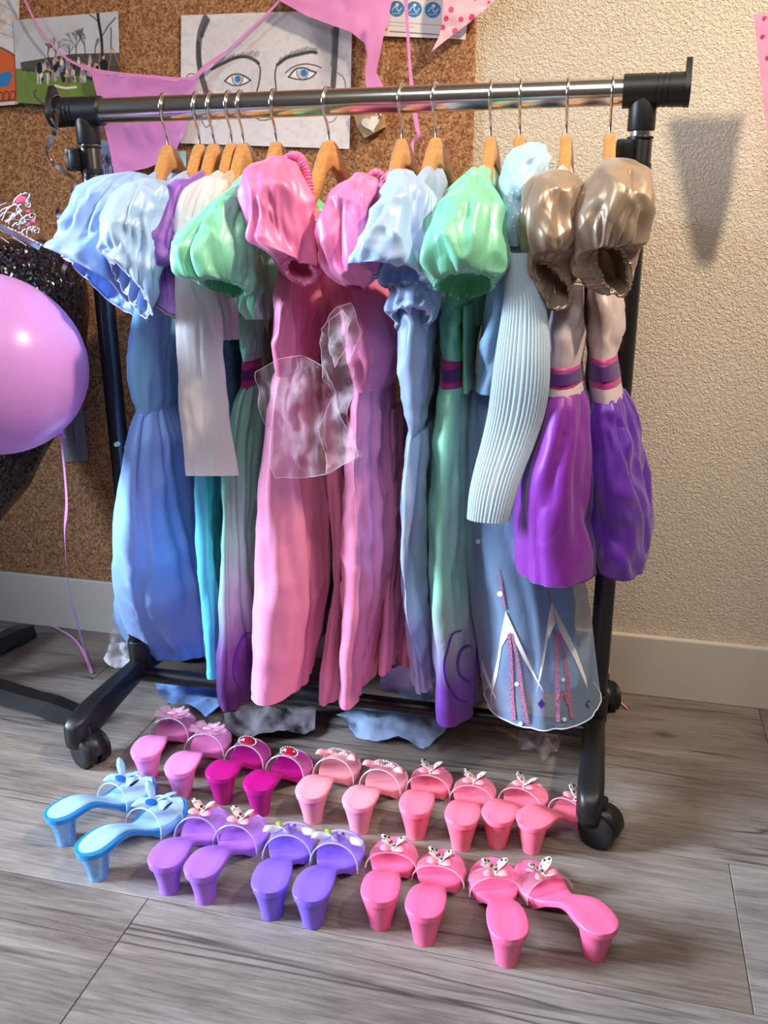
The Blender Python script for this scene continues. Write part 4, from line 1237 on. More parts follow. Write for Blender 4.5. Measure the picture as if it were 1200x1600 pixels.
class Canvas:
    def __init__(s, w, h, col):
        s.w, s.h = w, h
        s.a = np.ones((h, w, 3)) * np.array(col if not isinstance(col, str) else [int(col.lstrip('#')[i:i + 2], 16) / 255 for i in (0, 2, 4)])
        s.yy, s.xx = np.mgrid[0:h, 0:w].astype(float)

    def c(s, col): return np.array([int(col.lstrip('#')[i:i + 2], 16) / 255 for i in (0, 2, 4)])

    def blend(s, m, col, al=1.0):
        m = (np.clip(m, 0, 1) * al)[..., None]
        s.a = s.a * (1 - m) + s.c(col) * m

    def ell(s, x, y, rx, ry, col, al=1.0, soft=.7):
        d = np.sqrt(((s.xx - x) / rx) ** 2 + ((s.yy - y) / ry) ** 2)
        s.blend((1 - d) * min(rx, ry) / soft + .5, col, al)

    def poly(s, pts, col, al=1.0):
        inside = np.zeros((s.h, s.w), bool)
        n = len(pts)
        for i in range(n):
            x1, y1 = pts[i]; x2, y2 = pts[(i + 1) % n]
            if y1 == y2: continue
            cnd = ((s.yy < y1) != (s.yy < y2)) & (s.xx < (x2 - x1) * (s.yy - y1) / (y2 - y1) + x1)
            inside ^= cnd
        s.blend(inside.astype(float), col, al)

    def line(s, pts, w, col, al=1.0, smooth=True):
        P = np.array(pts, float)
        if smooth and len(P) > 2:
            P = crom(np.c_[P, np.zeros(len(P))], len(P) * 8)[:, :2]
        best = np.full((s.h, s.w), 1e9)
        for (x1, y1), (x2, y2) in zip(P[:-1], P[1:]):
            xa, xb = int(max(0, min(x1, x2) - w - 2)), int(min(s.w, max(x1, x2) + w + 3))
            ya, yb = int(max(0, min(y1, y2) - w - 2)), int(min(s.h, max(y1, y2) + w + 3))
            if xa >= xb or ya >= yb: continue
            X, Y = s.xx[ya:yb, xa:xb], s.yy[ya:yb, xa:xb]
            dx, dy = x2 - x1, y2 - y1
            t = np.clip(((X - x1) * dx + (Y - y1) * dy) / (dx * dx + dy * dy + 1e-9), 0, 1)
            d = np.hypot(X - x1 - t * dx, Y - y1 - t * dy)
            best[ya:yb, xa:xb] = np.minimum(best[ya:yb, xa:xb], d)
        s.blend(w / 2 - best + .5, col, al)

    def cloud(s, seed, scale, al, col='#808080', lo=.5):
        rg = np.random.RandomState(seed)
        g = rg.rand(int(s.h / scale) + 3, int(s.w / scale) + 3)
        yi, xi = s.yy / scale, s.xx / scale
        y0, x0 = yi.astype(int), xi.astype(int)
        fy, fx = yi - y0, xi - x0
        fy, fx = fy * fy * (3 - 2 * fy), fx * fx * (3 - 2 * fx)
        v = g[y0, x0] * (1 - fy) * (1 - fx) + g[y0 + 1, x0] * fy * (1 - fx) + g[y0, x0 + 1] * (1 - fy) * fx + g[y0 + 1, x0 + 1] * fy * fx
        s.blend((v - lo) / (1 - lo), col, al)


def print_mat(name, rough=.6):
    m, nt, b = new_mat(name)
    at_ = nt.nodes.new('ShaderNodeVertexColor'); at_.layer_name = 'print'
    nt.links.new(at_.outputs['Color'], b.inputs['Base Color'])
    setp(b, rough=rough)
    return m


MT['print'] = print_mat('printed_paper'); MT['photo'] = print_mat('glossy_photo_print', .3)


def paper(name, corners, y, cv, mat, parent=None, curl=.002, seed=0):
    """corners: photo px TL, TR, BR, BL"""
    P = [at(px, py, y) for px, py in corners]
    h, w_ = cv.h, cv.w
    U = np.arange(w_ + 1) / w_
    Vv = np.arange(h + 1) / h
    verts = []
    for v in Vv:
        L = P[0] * (1 - v) + P[3] * v
        Rr = P[1] * (1 - v) + P[2] * v
        row = L[None] * (1 - U[:, None]) + Rr[None] * U[:, None]
        row[:, 1] -= curl * (np.sin(U * 3 + seed) ** 2 * .4 + v * v * .6)
        verts.append(row)
    verts = np.concatenate(verts)
    i = np.arange(h)[:, None] * (w_ + 1) + np.arange(w_)[None]
    faces = np.stack([i, i + w_ + 1, i + w_ + 2, i + 1], -1).reshape(-1, 4)
    o = mesh(name, verts, faces.tolist(), mat, parent)
    at_ = o.data.color_attributes.new('print', 'FLOAT_COLOR', 'CORNER')
    c = cv.a.reshape(-1, 3)
    c = np.where(c <= .04045, c / 12.92, ((c + .055) / 1.055) ** 2.4)
    c4 = np.concatenate([np.repeat(c, 4, axis=0), np.ones((len(c) * 4, 1))], 1).astype(np.float32)
    at_.data.foreach_set('color', c4.ravel())
    return o


PY = CORK_Y - .003
# -- pencil portrait (only what shows above and below the rail needs care)
cv = Canvas(266, 210, '#e3dfe2')


def fx(x, y): return ((x - 51) / 1062 * 266, (y - 78) / 837 * 210)


def FP(pts): return [fx(*p) for p in pts]


cv.cloud(3, 40, .10, '#8a8690'); cv.cloud(5, 12, .07, '#77737c')
cv.poly(FP([(150, 130), (560, 70), (1000, 150), (1020, 500), (980, 560), (220, 560), (190, 300)]), '#c9c5c9', .35)
cv.poly(FP([(850, 150), (1030, 170), (1030, 420), (1000, 540), (960, 400), (900, 260)]), '#a09da3', .18)
for _k, (_x, _y) in enumerate(((960, 220), (985, 280), (970, 340), (940, 250), (990, 400), (900, 200), (985, 460))):
    _a = fx(_x, _y); cv.ell(_a[0], _a[1], 16, 20, '#6d6a72', .16, 14)
cv.line(FP([(205, 95), (175, 180), (165, 260), (165, 350), (175, 430), (200, 520), (215, 570)]), 9, '#3c3a40', .75)
cv.line(FP([(225, 110), (190, 190), (185, 210)]), 6, '#2c2a30', .7)
cv.line(FP([(160, 250), (165, 340), (178, 430)]), 6, '#2a282c', .6)
cv.line(FP([(1020, 170), (1015, 280), (1010, 420), (1005, 530)]), 8, '#333136', .8)
cv.line(FP([(1000, 190), (1005, 300), (1000, 400)]), 7, '#55525a', .6)
cv.cloud(11, 6, .10, '#5d5a62', .55)
for brow in ([(250, 420), (320, 385), (400, 350), (470, 345), (520, 365), (545, 385)], [(665, 395), (720, 355), (790, 335), (870, 320), (900, 325)]):
    cv.line(FP(brow), 5, '#343238', .85)
rnd = random.Random(5)
for k in range(46):
    if k < 24: x = 260 + k * 12; y = 405 - 60 * math.sin(min(1, k / 20) * 1.5)
    else: x = 670 + (k - 24) * 10.5; y = 385 - 60 * math.sin(min(1, (k - 24) / 18) * 1.5)
    cv.line(FP([(x, y), (x + 14, y - 26 - rnd.random() * 14)]), 1.2, '#2c2a30', .7, False)
cv.line(FP([(545, 385), (558, 430), (548, 520), (535, 570)]), 2, '#29272b', .9)
cv.line(FP([(660, 400), (650, 450), (655, 520), (662, 570)]), 2, '#29272b', .9)
cv.line(FP([(715, 445), (760, 410), (830, 392), (890, 400), (930, 415)]), 1.8, '#2f2d31', .85)
for (ex, ey, wx) in ((415, 492, 82), (818, 455, 84)):
    sl = -12 if ex > 600 else 0
    upper = [(ex - wx, ey + 5 - sl), (ex - 40, ey - 32), (ex + 10, ey - 38), (ex + 55, ey - 20), (ex + wx, ey + sl)]
    lower = [(ex - wx, ey + 5 - sl), (ex - 35, ey + 30), (ex + 15, ey + 32), (ex + 60, ey + 15), (ex + wx, ey + sl)]
    cv.poly(FP(upper + lower[::-1]), '#f0eef0', .9)
    cv.line(FP(upper), 2.2, '#232125', .95); cv.line(FP(lower), 2.0, '#2b292d', .9)
    a = fx(ex, ey - 4); cv.ell(a[0], a[1], 8.5, 8.0, '#b9b5ba', .8); cv.line(FP([(ex - 36, ey - 25), (ex - 30, ey + 10), (ex - 12, ey + 30)]), 1.2, '#333333', .8)
    cv.line(FP([(ex + 34, ey - 25), (ex + 30, ey + 8), (ex + 14, ey + 30)]), 1.2, '#333333', .8)
    a = fx(ex + (2 if ex < 600 else 8), ey - 8); cv.ell(a[0], a[1], 4.8, 5.4, '#2f78c8')
cv.line(FP([(80, 490), (95, 455), (130, 450), (155, 470)]), 1.4, '#3a383c', .8); cv.line(FP([(120, 560), (125, 500), (160, 480)]), 1.3, '#3a383c', .7)
cv.line(FP([(1030, 445), (1065, 475), (1080, 530), (1075, 560)]), 1.3, '#3a383c', .8)
cv.line(FP([(520, 720), (560, 745), (620, 738), (650, 715)]), 1.8, '#3c3a3e', .8)
cv.line(FP([(180, 740), (215, 800), (245, 770), (250, 720)]), 1.5, '#454347', .8); cv.line(FP([(245, 780), (262, 850), (278, 915)]), 2.6, '#323034', .8)
cv.line(FP([(980, 750), (1010, 742), (1030, 715)]), 1.3, '#454347', .8)
o = paper('portrait_drawing', [(283, 24), (550.5, 15), (546.5, 233), (282.5, 224)], PY, cv, MT['print'], curl=.003)
tag(o, 'pencil drawing of a face with blue eyes pinned to the cork board', 'drawing')
# -- group photo print
cv = Canvas(180, 145, '#c9ccd4')


def gp(x, y): return ((x - 80) / 680 * 180, (y - 90) / 580 * 145)


def GP(pts): return [gp(*p) for p in pts]


cv.cloud(2, 30, .5, '#eef0f4', .3); cv.cloud(9, 18, .35, '#a4abb8', .5)
cv.poly([(0, 84), (180, 78), (180, 145), (0, 145)], '#6f8a36'); cv.cloud(14, 5, .0)
m0 = cv.a.copy()
cv.cloud(21, 4, .35, '#4f6a22', .4); cv.cloud(22, 14, .3, '#94a64c', .5)
msk = (cv.yy > 86)[..., None]
cv.a = np.where(msk, cv.a, m0)
cv.poly(GP([(110, 380), (300, 350), (450, 330), (760, 330), (760, 450), (500, 470), (120, 440)]), '#3a3a35', .85)
rnd = random.Random(8)


def branch(x, y, ang, ln, wd, d):
    x2, y2 = x + ln * math.cos(ang), y - ln * math.sin(ang)
    cv.line([(x, y), (x2, y2)], wd, '#25231f', .85, False)
    if d == 0: return
    for _ in range(3 if d > 1 else 2):
        branch(x2, y2, ang + rnd.uniform(-.7, .7), ln * rnd.uniform(.6, .8), max(.6, wd * .62), d - 1)


for bx, by, ln, d in ((345, 370, 14, 3), (300, 360, 11, 3), (480, 360, 18, 3), (540, 350, 18, 3), (600, 350, 14, 2), (430, 370, 12, 2)):
    p = gp(bx, by); branch(p[0], p[1], 1.57 + rnd.uniform(-.15, .15), ln, 1.5, d)
cv.line(GP([(650, 350), (645, 230), (632, 140), (628, 85)]), 4.5, '#201e1b', .95)
cv.line(GP([(655, 220), (690, 170), (740, 125)]), 1.6, '#25231f', .9, False)
cv.line(GP([(638, 150), (600, 110), (575, 95)]), 1.4, '#25231f', .9, False)
for ln_ in ([(710, 300), (683, 440)], [(715, 300), (758, 405)], [(655, 300), (660, 345)], [(640, 310), (625, 375)]):
    cv.line(GP(ln_), 1.6, '#c47a2c', .9, False)
cv.line(GP([(710, 180), (705, 300)]), 1.6, '#2a2622', .9, False)
cols = ['#1b1b1e', '#d8cfcb', '#c9a0a8', '#7a8fae', '#2a2a30', '#e6e1de', '#8c6c74', '#b9a58c', '#53505a', '#d2b7b4']
for k in range(70):
    x = rnd.uniform(215, 640); y = rnd.uniform(385, 510) - (x - 215) * .04
    p = gp(x, y); c = rnd.choice(cols)
    cv.ell(p[0], p[1], 3.2, 5.5, c, .95); cv.ell(p[0], p[1] - 7, 1.8, 2.1, '#d2a88f', .95)
p = gp(238, 420); cv.ell(p[0], p[1], 5, 10, '#141416'); p = gp(655, 400); cv.ell(p[0], p[1], 7, 10, '#151517'); p = gp(655, 355); cv.ell(p[0], p[1], 2.5, 3, '#c9a08a')
for xx in (225, 242, 290): cv.line(GP([(xx, 460), (xx - 2, 525)]), 2.4, '#e9e6e2', .95, False)
cv.line(GP([(335, 535), (400, 548), (470, 540)]), 4, '#e7e4e2', .95)
o = paper('group_photo', [(21, 32), (185, 17.5), (190, 172), (29, 161)], PY - .002, cv, MT['photo'], curl=.004, seed=1)
tag(o, 'colour photo print of a group on grass below bare trees', 'photo')
# -- child's drawing at the frame edge
cv = Canvas(120, 190, '#e4e6ea')
cv.cloud(31, 20, .2, '#b9c2cc')
for k, y in enumerate((40, 62, 78)): cv.line([(30, y), (70, y - 8 + 3 * k), (112, y + 10)], 2, '#8fb8d8', .7)
cv.poly([(10, 190), (14, 130), (40, 104), (80, 100), (110, 112), (118, 120), (118, 186)], '#e0672a'); cv.line([(14, 130), (40, 104), (80, 100), (108, 112), (117, 120)], 2, '#2a2420', .9)
cv.cloud(33, 9, .25, '#c4481a', .5)
cv.poly([(40, 142), (84, 140), (102, 136), (108, 146), (100, 160), (60, 162)], '#2f7fc4')
for k in range(4): cv.line([(70 + k * 12, 168), (66 + k * 12, 182), (76 + k * 12, 182), (77 + k * 12, 170), (70 + k * 12, 168)], 1.6, '#2a2420', .95, False)
cv.blend((cv.yy > 184).astype(float), '#dcdde0')
cv.poly([(0, 0), (62, 0), (58, 14), (0, 24)], '#7d3f6c', .7)
o = paper('crayon_drawing', [(-70, -30), (31, -35), (30, 163), (-66, 171)], PY - .001, cv, MT['print'], curl=.002, seed=2)
tag(o, 'crayon drawing with an orange animal and blue patch at the picture edge', 'drawing')
# -- information leaflet with blue round symbols
cv = Canvas(160, 110, '#e6e0e2')
for k, x in enumerate((8, 38, 68, 100, 132)):
    cv.ell(x, 62, 13.5, 13.5, '#3d7fb6'); cv.line([(x - 8, 65), (x - 2, 58), (x + 4, 66), (x + 9, 60)], 1.8, '#dfe9f2', .9); cv.ell(x + 1, 55, 3, 3, '#e6eef4', .9)
    cv.line([(x - 7, 70), (x + 7, 69)], 1.3, '#dfe9f2', .8, False)
for k, x in enumerate((70, 130)): cv.ell(x, 32, 13, 9, '#3d7fb6', .9)
cv.line([(4, 84), (120, 86)], 1, '#777777', .0); cv.line([(4, 84), (130, 88)], 1.1, '#8a868c', .8, False); cv.line([(4, 90), (70, 92)], 1.0, '#9a969c', .8, False)
cv.poly([(3, 94), (24, 95), (24, 101), (3, 100)], '#c99a4e')
for k in range(24): cv.line([(28 + k * 4.2, 101 + k * .12), (30.5 + k * 4.2, 101 + k * .12)], 1.8, '#4f4b52', .9, False)
for k in range(5): cv.line([(134, 80 + k * 6), (150, 80.6 + k * 6)], 1.0, '#8a868c', .8, False)
o = paper('information_leaflet', [(586, -45), (737, -42), (728, 62), (584, 56)], PY, cv, MT['print'], curl=.002, seed=3)
tag(o, 'white leaflet with a row of blue round symbols on the cork board', 'leaflet')
# -- small cards
cv = Canvas(10, 10, '#a5d4e6')
tag(paper('blue_card', [(272, 236), (291, 236), (291, 262), (272, 262)], PY, cv, MT['print']), 'small light blue card behind the hangers', 'card')
cv = Canvas(50, 60, '#8f97b5'); cv.cloud(4, 14, .6, '#cfd3e6'); rnd = random.Random(2)
for _ in range(4): branch(rnd.uniform(15, 45), 58, 1.57, 14, 1.6, 3)
tag(paper('tree_photo', [(140, 222), (176, 219), (182, 276), (144, 280)], PY, cv, MT['photo']), 'small photo of bare branches beside the lilac flag', 'photo')
cv = Canvas(40, 80, '#8d8d92'); cv.line([(20, 26), (20, 52)], 1.4, '#3a3a3e', .9, False); cv.line([(28, 40), (30, 40)], 1.0, '#55555a', .9, False)
for k in range(3): cv.line([(6, 30 + 5 * k), (14, 30 + 5 * k)], .9, '#6a6a70', .8, False)
tag(paper('grey_sheet', [(92, 638), (129, 634), (139, 719), (100, 722)], PY, cv, MT['print']), 'grey paper sheet low on the board behind the balloon', 'paper')

# -- wooden tag with a white heart
MT['pale_wood'] = plain('pale_plywood', '#a88f6c', rough=.6, bump=.2, bscale=120)
MT['white_wood'] = plain('white_painted_wood', '#e9e2d8', rough=.6)
t = thing('heart_tag', 'small wooden block with a white heart pinned to the cork', 'ornament', tuple(at(580, 195, CORK_Y)))


def prism(name, poly, y0, y1, mat, parent, bev=.0008):
    bm = bmesh.new()
    vs = [bm.verts.new(Vector(at(px, py, y1))) for px, py in poly]
    f = bm.faces.new(vs)
    g = bmesh.ops.extrude_face_region(bm, geom=[f])
    bmesh.ops.translate(bm, verts=[e for e in g['geom'] if isinstance(e, bmesh.types.BMVert)], vec=(0, y0 - y1, 0))
    return bmobj(name, bm, mat, parent)


prism('wood_block', [(555, 178), (600, 174), (603, 200), (572, 217), (560, 196)], CORK_Y - .012, CORK_Y - .0002, MT['pale_wood'], t)
ht = []
for k in range(28):
    a = 2 * math.pi * k / 28
    x = 16 * math.sin(a) ** 3; y = -(13 * math.cos(a) - 5 * math.cos(2 * a) - 2 * math.cos(3 * a) - math.cos(4 * a))
    ca, sa = math.cos(-.28), math.sin(-.28)
    ht.append((580 + (x * ca - y * sa) * .85, 193 + (x * sa + y * ca) * .85))
prism('heart', ht, CORK_Y - .016, CORK_Y - .012, MT['white_wood'], t)
p = at(592, 179, CORK_Y - .015)
MB().tube([p + np.array([.004 * math.cos(a), 0, .004 * math.sin(a)]) for a in np.linspace(0, 6.28, 17)[:-1]], .0012, 8, closed=True).build('wire_ring', MT['wire'], t)

# ------------------------------------------------------------------ bunting and streamers
MT['flag_pink'] = satin('lilac_pink_plastic_film', '#e08fd2', rough=.3, metal=0, alpha=.92, bump=.25, bscale=12, sheen=0)
MT['flag_pink2'] = satin('pink_plastic_film', '#f09ad6', rough=.3, metal=0, alpha=.95, bump=.25, bscale=12, sheen=0)
MT['flag_floral'] = satin('floral_plastic_film', '#f3c7d6', rough=.3, metal=0, alpha=.97, glitter=(60, .28, '#e0507f'), sheen=0)
MT['flag_heart'] = plain('pink_heart_film', '#ec9cc0', rough=.35)
MT['heart_red'] = plain('dark_pink_heart', '#c03a62', rough=.4)
gl = thing('bunting_garland', 'pink plastic bunting garland strung across the cork board', 'bunting', tuple(at(320, 60, CORK_Y)))
GY = CORK_Y - .016
sp = [(22, -30), (40, 3), (60, 42), (100, 88), (140, 108), (185, 116), (240, 121), (300, 123), (320, 105), (350, 84), (385, 52), (435, 3), (450, -20)]
ribbon('string', [at(x, y, GY) for x, y in sp], lambda u: .004 + (.003 if .3 < u < .75 else 0), (0, 0, 1), MT['flag_pink2'], gl, n=120)
sheet('flag', [(141, 109), (190, 117), (240, 122), (308, 125), (300, 160), (288, 205), (268, 246), (230, 262), (180, 274), (165, 210), (152, 150)], GY - .002, MT['flag_pink'], gl, amp=.006, sc=14, cuts=4, seed=1)
sheet('flag', [(438, 2), (470, -60), (640, -60), (612, 0), (603, 40), (594, 82), (587, 112), (598, 134), (592, 140), (571, 140), (569, 112), (574, 88), (570, 68), (548, 50), (520, 40), (480, 25)], GY - .004, MT['flag_pink2'], gl, amp=.006, sc=12, cuts=4, seed=2)
sheet('flag', [(700, -60), (800, -50), (775, 0), (740, 30), (708, 54), (674, 82), (686, 58), (690, 40), (692, 10)], GY - .008, MT['flag_floral'], gl, amp=.006, sc=20, cuts=4, seed=3)
st = ribbon('streamer', [at(633, -30, .18), at(634, 0, .18), at(637, 50, .18), at(641, 110, .18), at(646, 160, .18), at(652, 200, .18), at(654, 212, .18), at(645, 222, .183), at(645, 245, .18), at(648, 275, .18)], lambda u: .0075 - .003 * abs(math.sin(u * 5)), (1, 0, 0), MT['flag_pink2'], None, n=90)
tag(st, 'thin pink streamer hanging down behind the rail by the wooden heart', 'streamer')
t = thing('heart_flag', 'pink flag with small red hearts on the plaster wall', 'bunting', tuple(at(1190, 60, WALL_Y)))
fo = sheet('flag', [(1177, 22), (1215, 18), (1300, 15), (1280, 120), (1245, 260), (1215, 260), (1200, 215), (1190, 130)], WALL_Y - .075, MT['flag_heart'], t, amp=.004, sc=12, cuts=4, seed=4)
for hx, hy in ((1195, 28), (1192, 57), (1200, 90), (1212, 50), (1206, 140)):
    hp = []
    for k in range(16):
        a = 2 * math.pi * k / 16
        hp.append((hx + 16 * math.sin(a) ** 3 * .22, hy - (13 * math.cos(a) - 5 * math.cos(2 * a) - 2 * math.cos(3 * a) - math.cos(4 * a)) * .26))
    decal('heart', [hp], fo, MT['heart_red'], t, off=.001, cuts=0)

# silver curling ribbon on the rack's end
MT['silver_foil'] = plain('silver_foil', '#d9d4dc', rough=.15, metal=1.0)
sv = thing('curling_ribbon', 'silver curling ribbon tied around the rail end by the group photo', 'ribbon', tuple(at(90, 175, 0)))
yy = -.03
ribbon('tail', [at(56, 140, yy), at(54, 148, yy), at(62, 158, yy), at(75, 166, yy), at(84, 172, yy)], .003, (0, 0, 1), MT['silver_foil'], sv, n=30)
cx = -RX - .046
ring = [np.array([cx, .0235 * math.cos(a), RH + .0235 * math.sin(a)]) for a in np.linspace(0, 6.283, 40)]
ribbon('loop', ring, .0045, (1, 0, 0), MT['silver_foil'], sv, n=60)
P = [(88, 176), (89, 190), (86, 205), (79, 220), (73, 236), (80, 252), (96, 266), (112, 276), (119, 284), (112, 300), (98, 312), (90, 326), (92, 340), (104, 350), (114, 360), (112, 380), (106, 405), (98, 425), (99, 438), (112, 444), (128, 438)]
ribbon('curl', [at(x, y, yy - .02 * math.sin(i * .9) - .003 * i) for i, (x, y) in enumerate(P)], .0062, (1, .3, 0), MT['silver_foil'], sv, n=150, twist=4)

# ------------------------------------------------------------------ black sequin chair, tiara, balloon


def sequin():
    m, nt, b = new_mat('black_sequin_fabric')
    setp(b, rough=.25, metal=.3, spec=.8)
    tc = nt.nodes.new('ShaderNodeTexCoord')
    v = nt.nodes.new('ShaderNodeTexVoronoi'); v.inputs['Scale'].default_value = 300
    nt.links.new(tc.outputs['Object'], v.inputs['Vector'])
    sx = nt.nodes.new('ShaderNodeSeparateXYZ'); nt.links.new(v.outputs['Color'], sx.inputs[0])
    r = ramp(nt, [(0, '#08080a'), (.6, '#121317'), (.9, '#24262c'), (1, '#6a6f78')])
    nt.links.new(sx.outputs['X'], r.inputs[0]); nt.links.new(r.outputs[0], b.inputs['Base Color'])
    ge = nt.nodes.new('ShaderNodeNewGeometry')
    sb = nt.nodes.new('ShaderNodeVectorMath'); sb.operation = 'SUBTRACT'; sb.inputs[1].default_value = (.5, .5, .5)
    nt.links.new(v.outputs['Color'], sb.inputs[0])
    mu = nt.nodes.new('ShaderNodeVectorMath'); mu.operation = 'SCALE'; mu.inputs['Scale'].default_value = 1.5
    nt.links.new(sb.outputs[0], mu.inputs[0])
    ad = nt.nodes.new('ShaderNodeVectorMath'); ad.operation = 'ADD'
    nt.links.new(ge.outputs['Normal'], ad.inputs[0]); nt.links.new(mu.outputs[0], ad.inputs[1])
    no = nt.nodes.new('ShaderNodeVectorMath'); no.operation = 'NORMALIZE'
    nt.links.new(ad.outputs[0], no.inputs[0]); nt.links.new(no.outputs[0], b.inputs['Normal'])
    return m


MT['sequin'] = sequin()
ch = thing('swivel_chair', 'black sequin-covered chair on a low black foot beside the rack', 'chair', (-.80, -.02, 0))
CH = [rr(376, -150, 58, 0.0, .07), rr(384, -165, 88, 0.0, .13), rr(402, -175, 112, 0.0, .17), rr(435, -180, 128, 0.0, .19), rr(480, -182, 136, 0.0, .20), rr(560, -182, 138, 0.0, .20), rr(630, -182, 132, 0.0, .20), rr(690, -180, 118, 0.0, .20)]
loft('backrest', CH, MT['sequin'], ch, seg=80, rows=50, crumple=.004, cscale=12, seed=150, cap_bot=True)
loft('seat', [rr(676, -190, 100, -.02, .26), rr(700, -200, 110, -.02, .28), rr(750, -200, 104, -.02, .28), rr(800, -190, 84, -.02, .27), rr(845, -170, 48, -.02, .25), rr(878, -150, 4, -.02, .22), rr(884, -140, -20, -.02, .20)], MT['sequin'], ch, seg=80, rows=44, crumple=.006, cscale=10, seed=151, cap_bot=True)
cyl('stem', (-.80, -.05, .03), (-.80, -.05, .30), .02, MT['black_metal'], ch, 24)
for k, a in enumerate((-8, 82, 172, 262)):
    d = np.array([math.cos(R_(a)), math.sin(R_(a)), 0]); e = np.array([-d[1], d[0], 0])
    L = .345 if k == 0 else .24
    V = []
    sec = [(0, .022, .018, .052), (L * .7, .019, .010, .036), (L * .82, .019, .002, .036), (L, .016, .0, .026)]
    for t_, hw, z0, z1 in sec:
        c0 = np.array([-.80, -.05, 0]) + d * t_
        V += [c0 + e * hw + np.array([0, 0, z0]), c0 - e * hw + np.array([0, 0, z0]), c0 - e * hw * .7 + np.array([0, 0, z1]), c0 + e * hw * .7 + np.array([0, 0, z1])]
    Fc = []
    for i in range(3):
        for q in range(4): Fc.append((i * 4 + q, i * 4 + (q + 1) % 4, i * 4 + 4 + (q + 1) % 4, i * 4 + 4 + q))
    Fc += [(3, 2, 1, 0), (12, 13, 14, 15)]
    mesh('foot_bar', V, Fc, MT['black_plastic'], ch, smooth=False)

# tiara resting on the chair back
MT['silver'] = plain('silver_filigree', '#e3dde2', rough=.2, metal=1.0, bump=.3, bscale=900)
MT['gem_pink'] = plain('pink_gem', '#e8698f', rough=.08, coat=.6)
MT['rhinestone'] = plain('rhinestone', '#f0eef2', rough=.1, metal=.8)
TY = -.10
ti = thing('tiara', 'silver filigree tiara with pink gems resting on the chair back', 'tiara', tuple(at(40, 380, TY)))


def tp(x, y, dy=0.0): return at(x, y, TY + dy)


MB().tube(curve_pts([tp(-60, 330, -.02), tp(-20, 345, -.01), tp(20, 360), tp(50, 375), tp(78, 386, .03), tp(84, 380, .05)], 40), .0016, 8).build('band', MT['silver'], ti)
ribbon('lower_band', [tp(-60, 352, -.03), tp(-10, 350, -.015), tp(22, 366, 0), tp(48, 380, .01), tp(62, 388, .02)], .0065, (0, 0, 1), MT['silver'], ti, n=40)


def spiral(cx, cy, r, a0, turns, tail, dy=0.0):
    pts = [tp(x, y, dy) for x, y in tail]
    for k in range(26):
        f = k / 25
        a = a0 + turns * 6.283 * f
        pts.append(tp(cx + r * (1 - .8 * f) * math.cos(a), cy + r * (1 - .8 * f) * math.sin(a), dy))
    return pts


for cx, cy, r, a0, tn, tail in ((45, 320, 6, -1.2, -1.3, [(26, 325), (36, 318)]), (50, 338, 7, 2.4, -1.4, [(28, 330), (36, 340), (42, 344)]), (57, 361, 7, 2.6, 1.4, [(40, 352), (48, 354)]), (30, 328, 5, 0, 1.3, [(14, 338), (24, 338)]), (37, 344, 5, .5, 1.2, [(26, 352), (34, 350)]), (22, 336, 4, 1, 1.2, [(8, 346), (16, 342)])):
    MB().tube(spiral(cx, cy, r, a0, tn, tail), .0012, 6).build('scroll', MT['silver'], ti)
for a, b in (((4, 345), (26, 318)), ((14, 350), (32, 330)), ((30, 358), (44, 336)), ((42, 366), (56, 354)), ((-20, 338), (10, 318)), ((-5, 342), (18, 322)), ((10, 348), (30, 344)), ((20, 354), (38, 350)), ((34, 364), (50, 360)), ((0, 340), (20, 332)), ((-15, 352), (8, 364)), ((5, 362), (26, 374)), ((-10, 362), (14, 380)), ((20, 372), (42, 384))):
    MB().tube(curve_pts([tp(*a), tp((a[0] + b[0]) / 2 - 4, (a[1] + b[1]) / 2 - 3), tp(*b)], 10), .0012, 6).build('scroll', MT['silver'], ti)


def gem(name, c, a, b, d, mat, parent):
    bm = bmesh.new()
    bmesh.ops.create_icosphere(bm, subdivisions=2, radius=1.0)
    for v in bm.verts: v.co = Vector(np.asarray(c) + v.co.x * np.asarray(a) + v.co.y * np.asarray(b) + v.co.z * np.asarray(d))
    return bmobj(name, bm, mat, parent)


px_m = depth(tp(35, 320)) / FPX
gem('gem', tp(34, 312), CR * 9 * px_m + CU * 4 * px_m, -CR * 3 * px_m + CU * 6 * px_m, np.array([0, -.004, 0]), MT['gem_pink'], ti)
MB().tube([tp(34 + 12 * math.cos(a) + 2 * math.sin(a), 311.5 - 8.5 * math.sin(a) - 5 * math.cos(a) * .9) for a in np.linspace(0, 6.283, 33)[:-1]], .0012, 8, closed=True).build('gem_setting', MT['silver'], ti)
for gx, gy in ((44, 330), (46, 350), (52, 346)): gem('small_gem', tp(gx, gy), CR * 3.5 * px_m, CU * 3 * px_m, np.array([0, -.003, 0]), MT['gem_pink'], ti)
for k in range(16):
    f = k / 15
    gem('rhinestone', tp(-20 + 84 * f, 346 + 38 * f - 6 * math.sin(f * 3)), CR * 2.0 * px_m, CU * 2.0 * px_m, np.array([0, -.0018, 0]), MT['rhinestone'], ti)

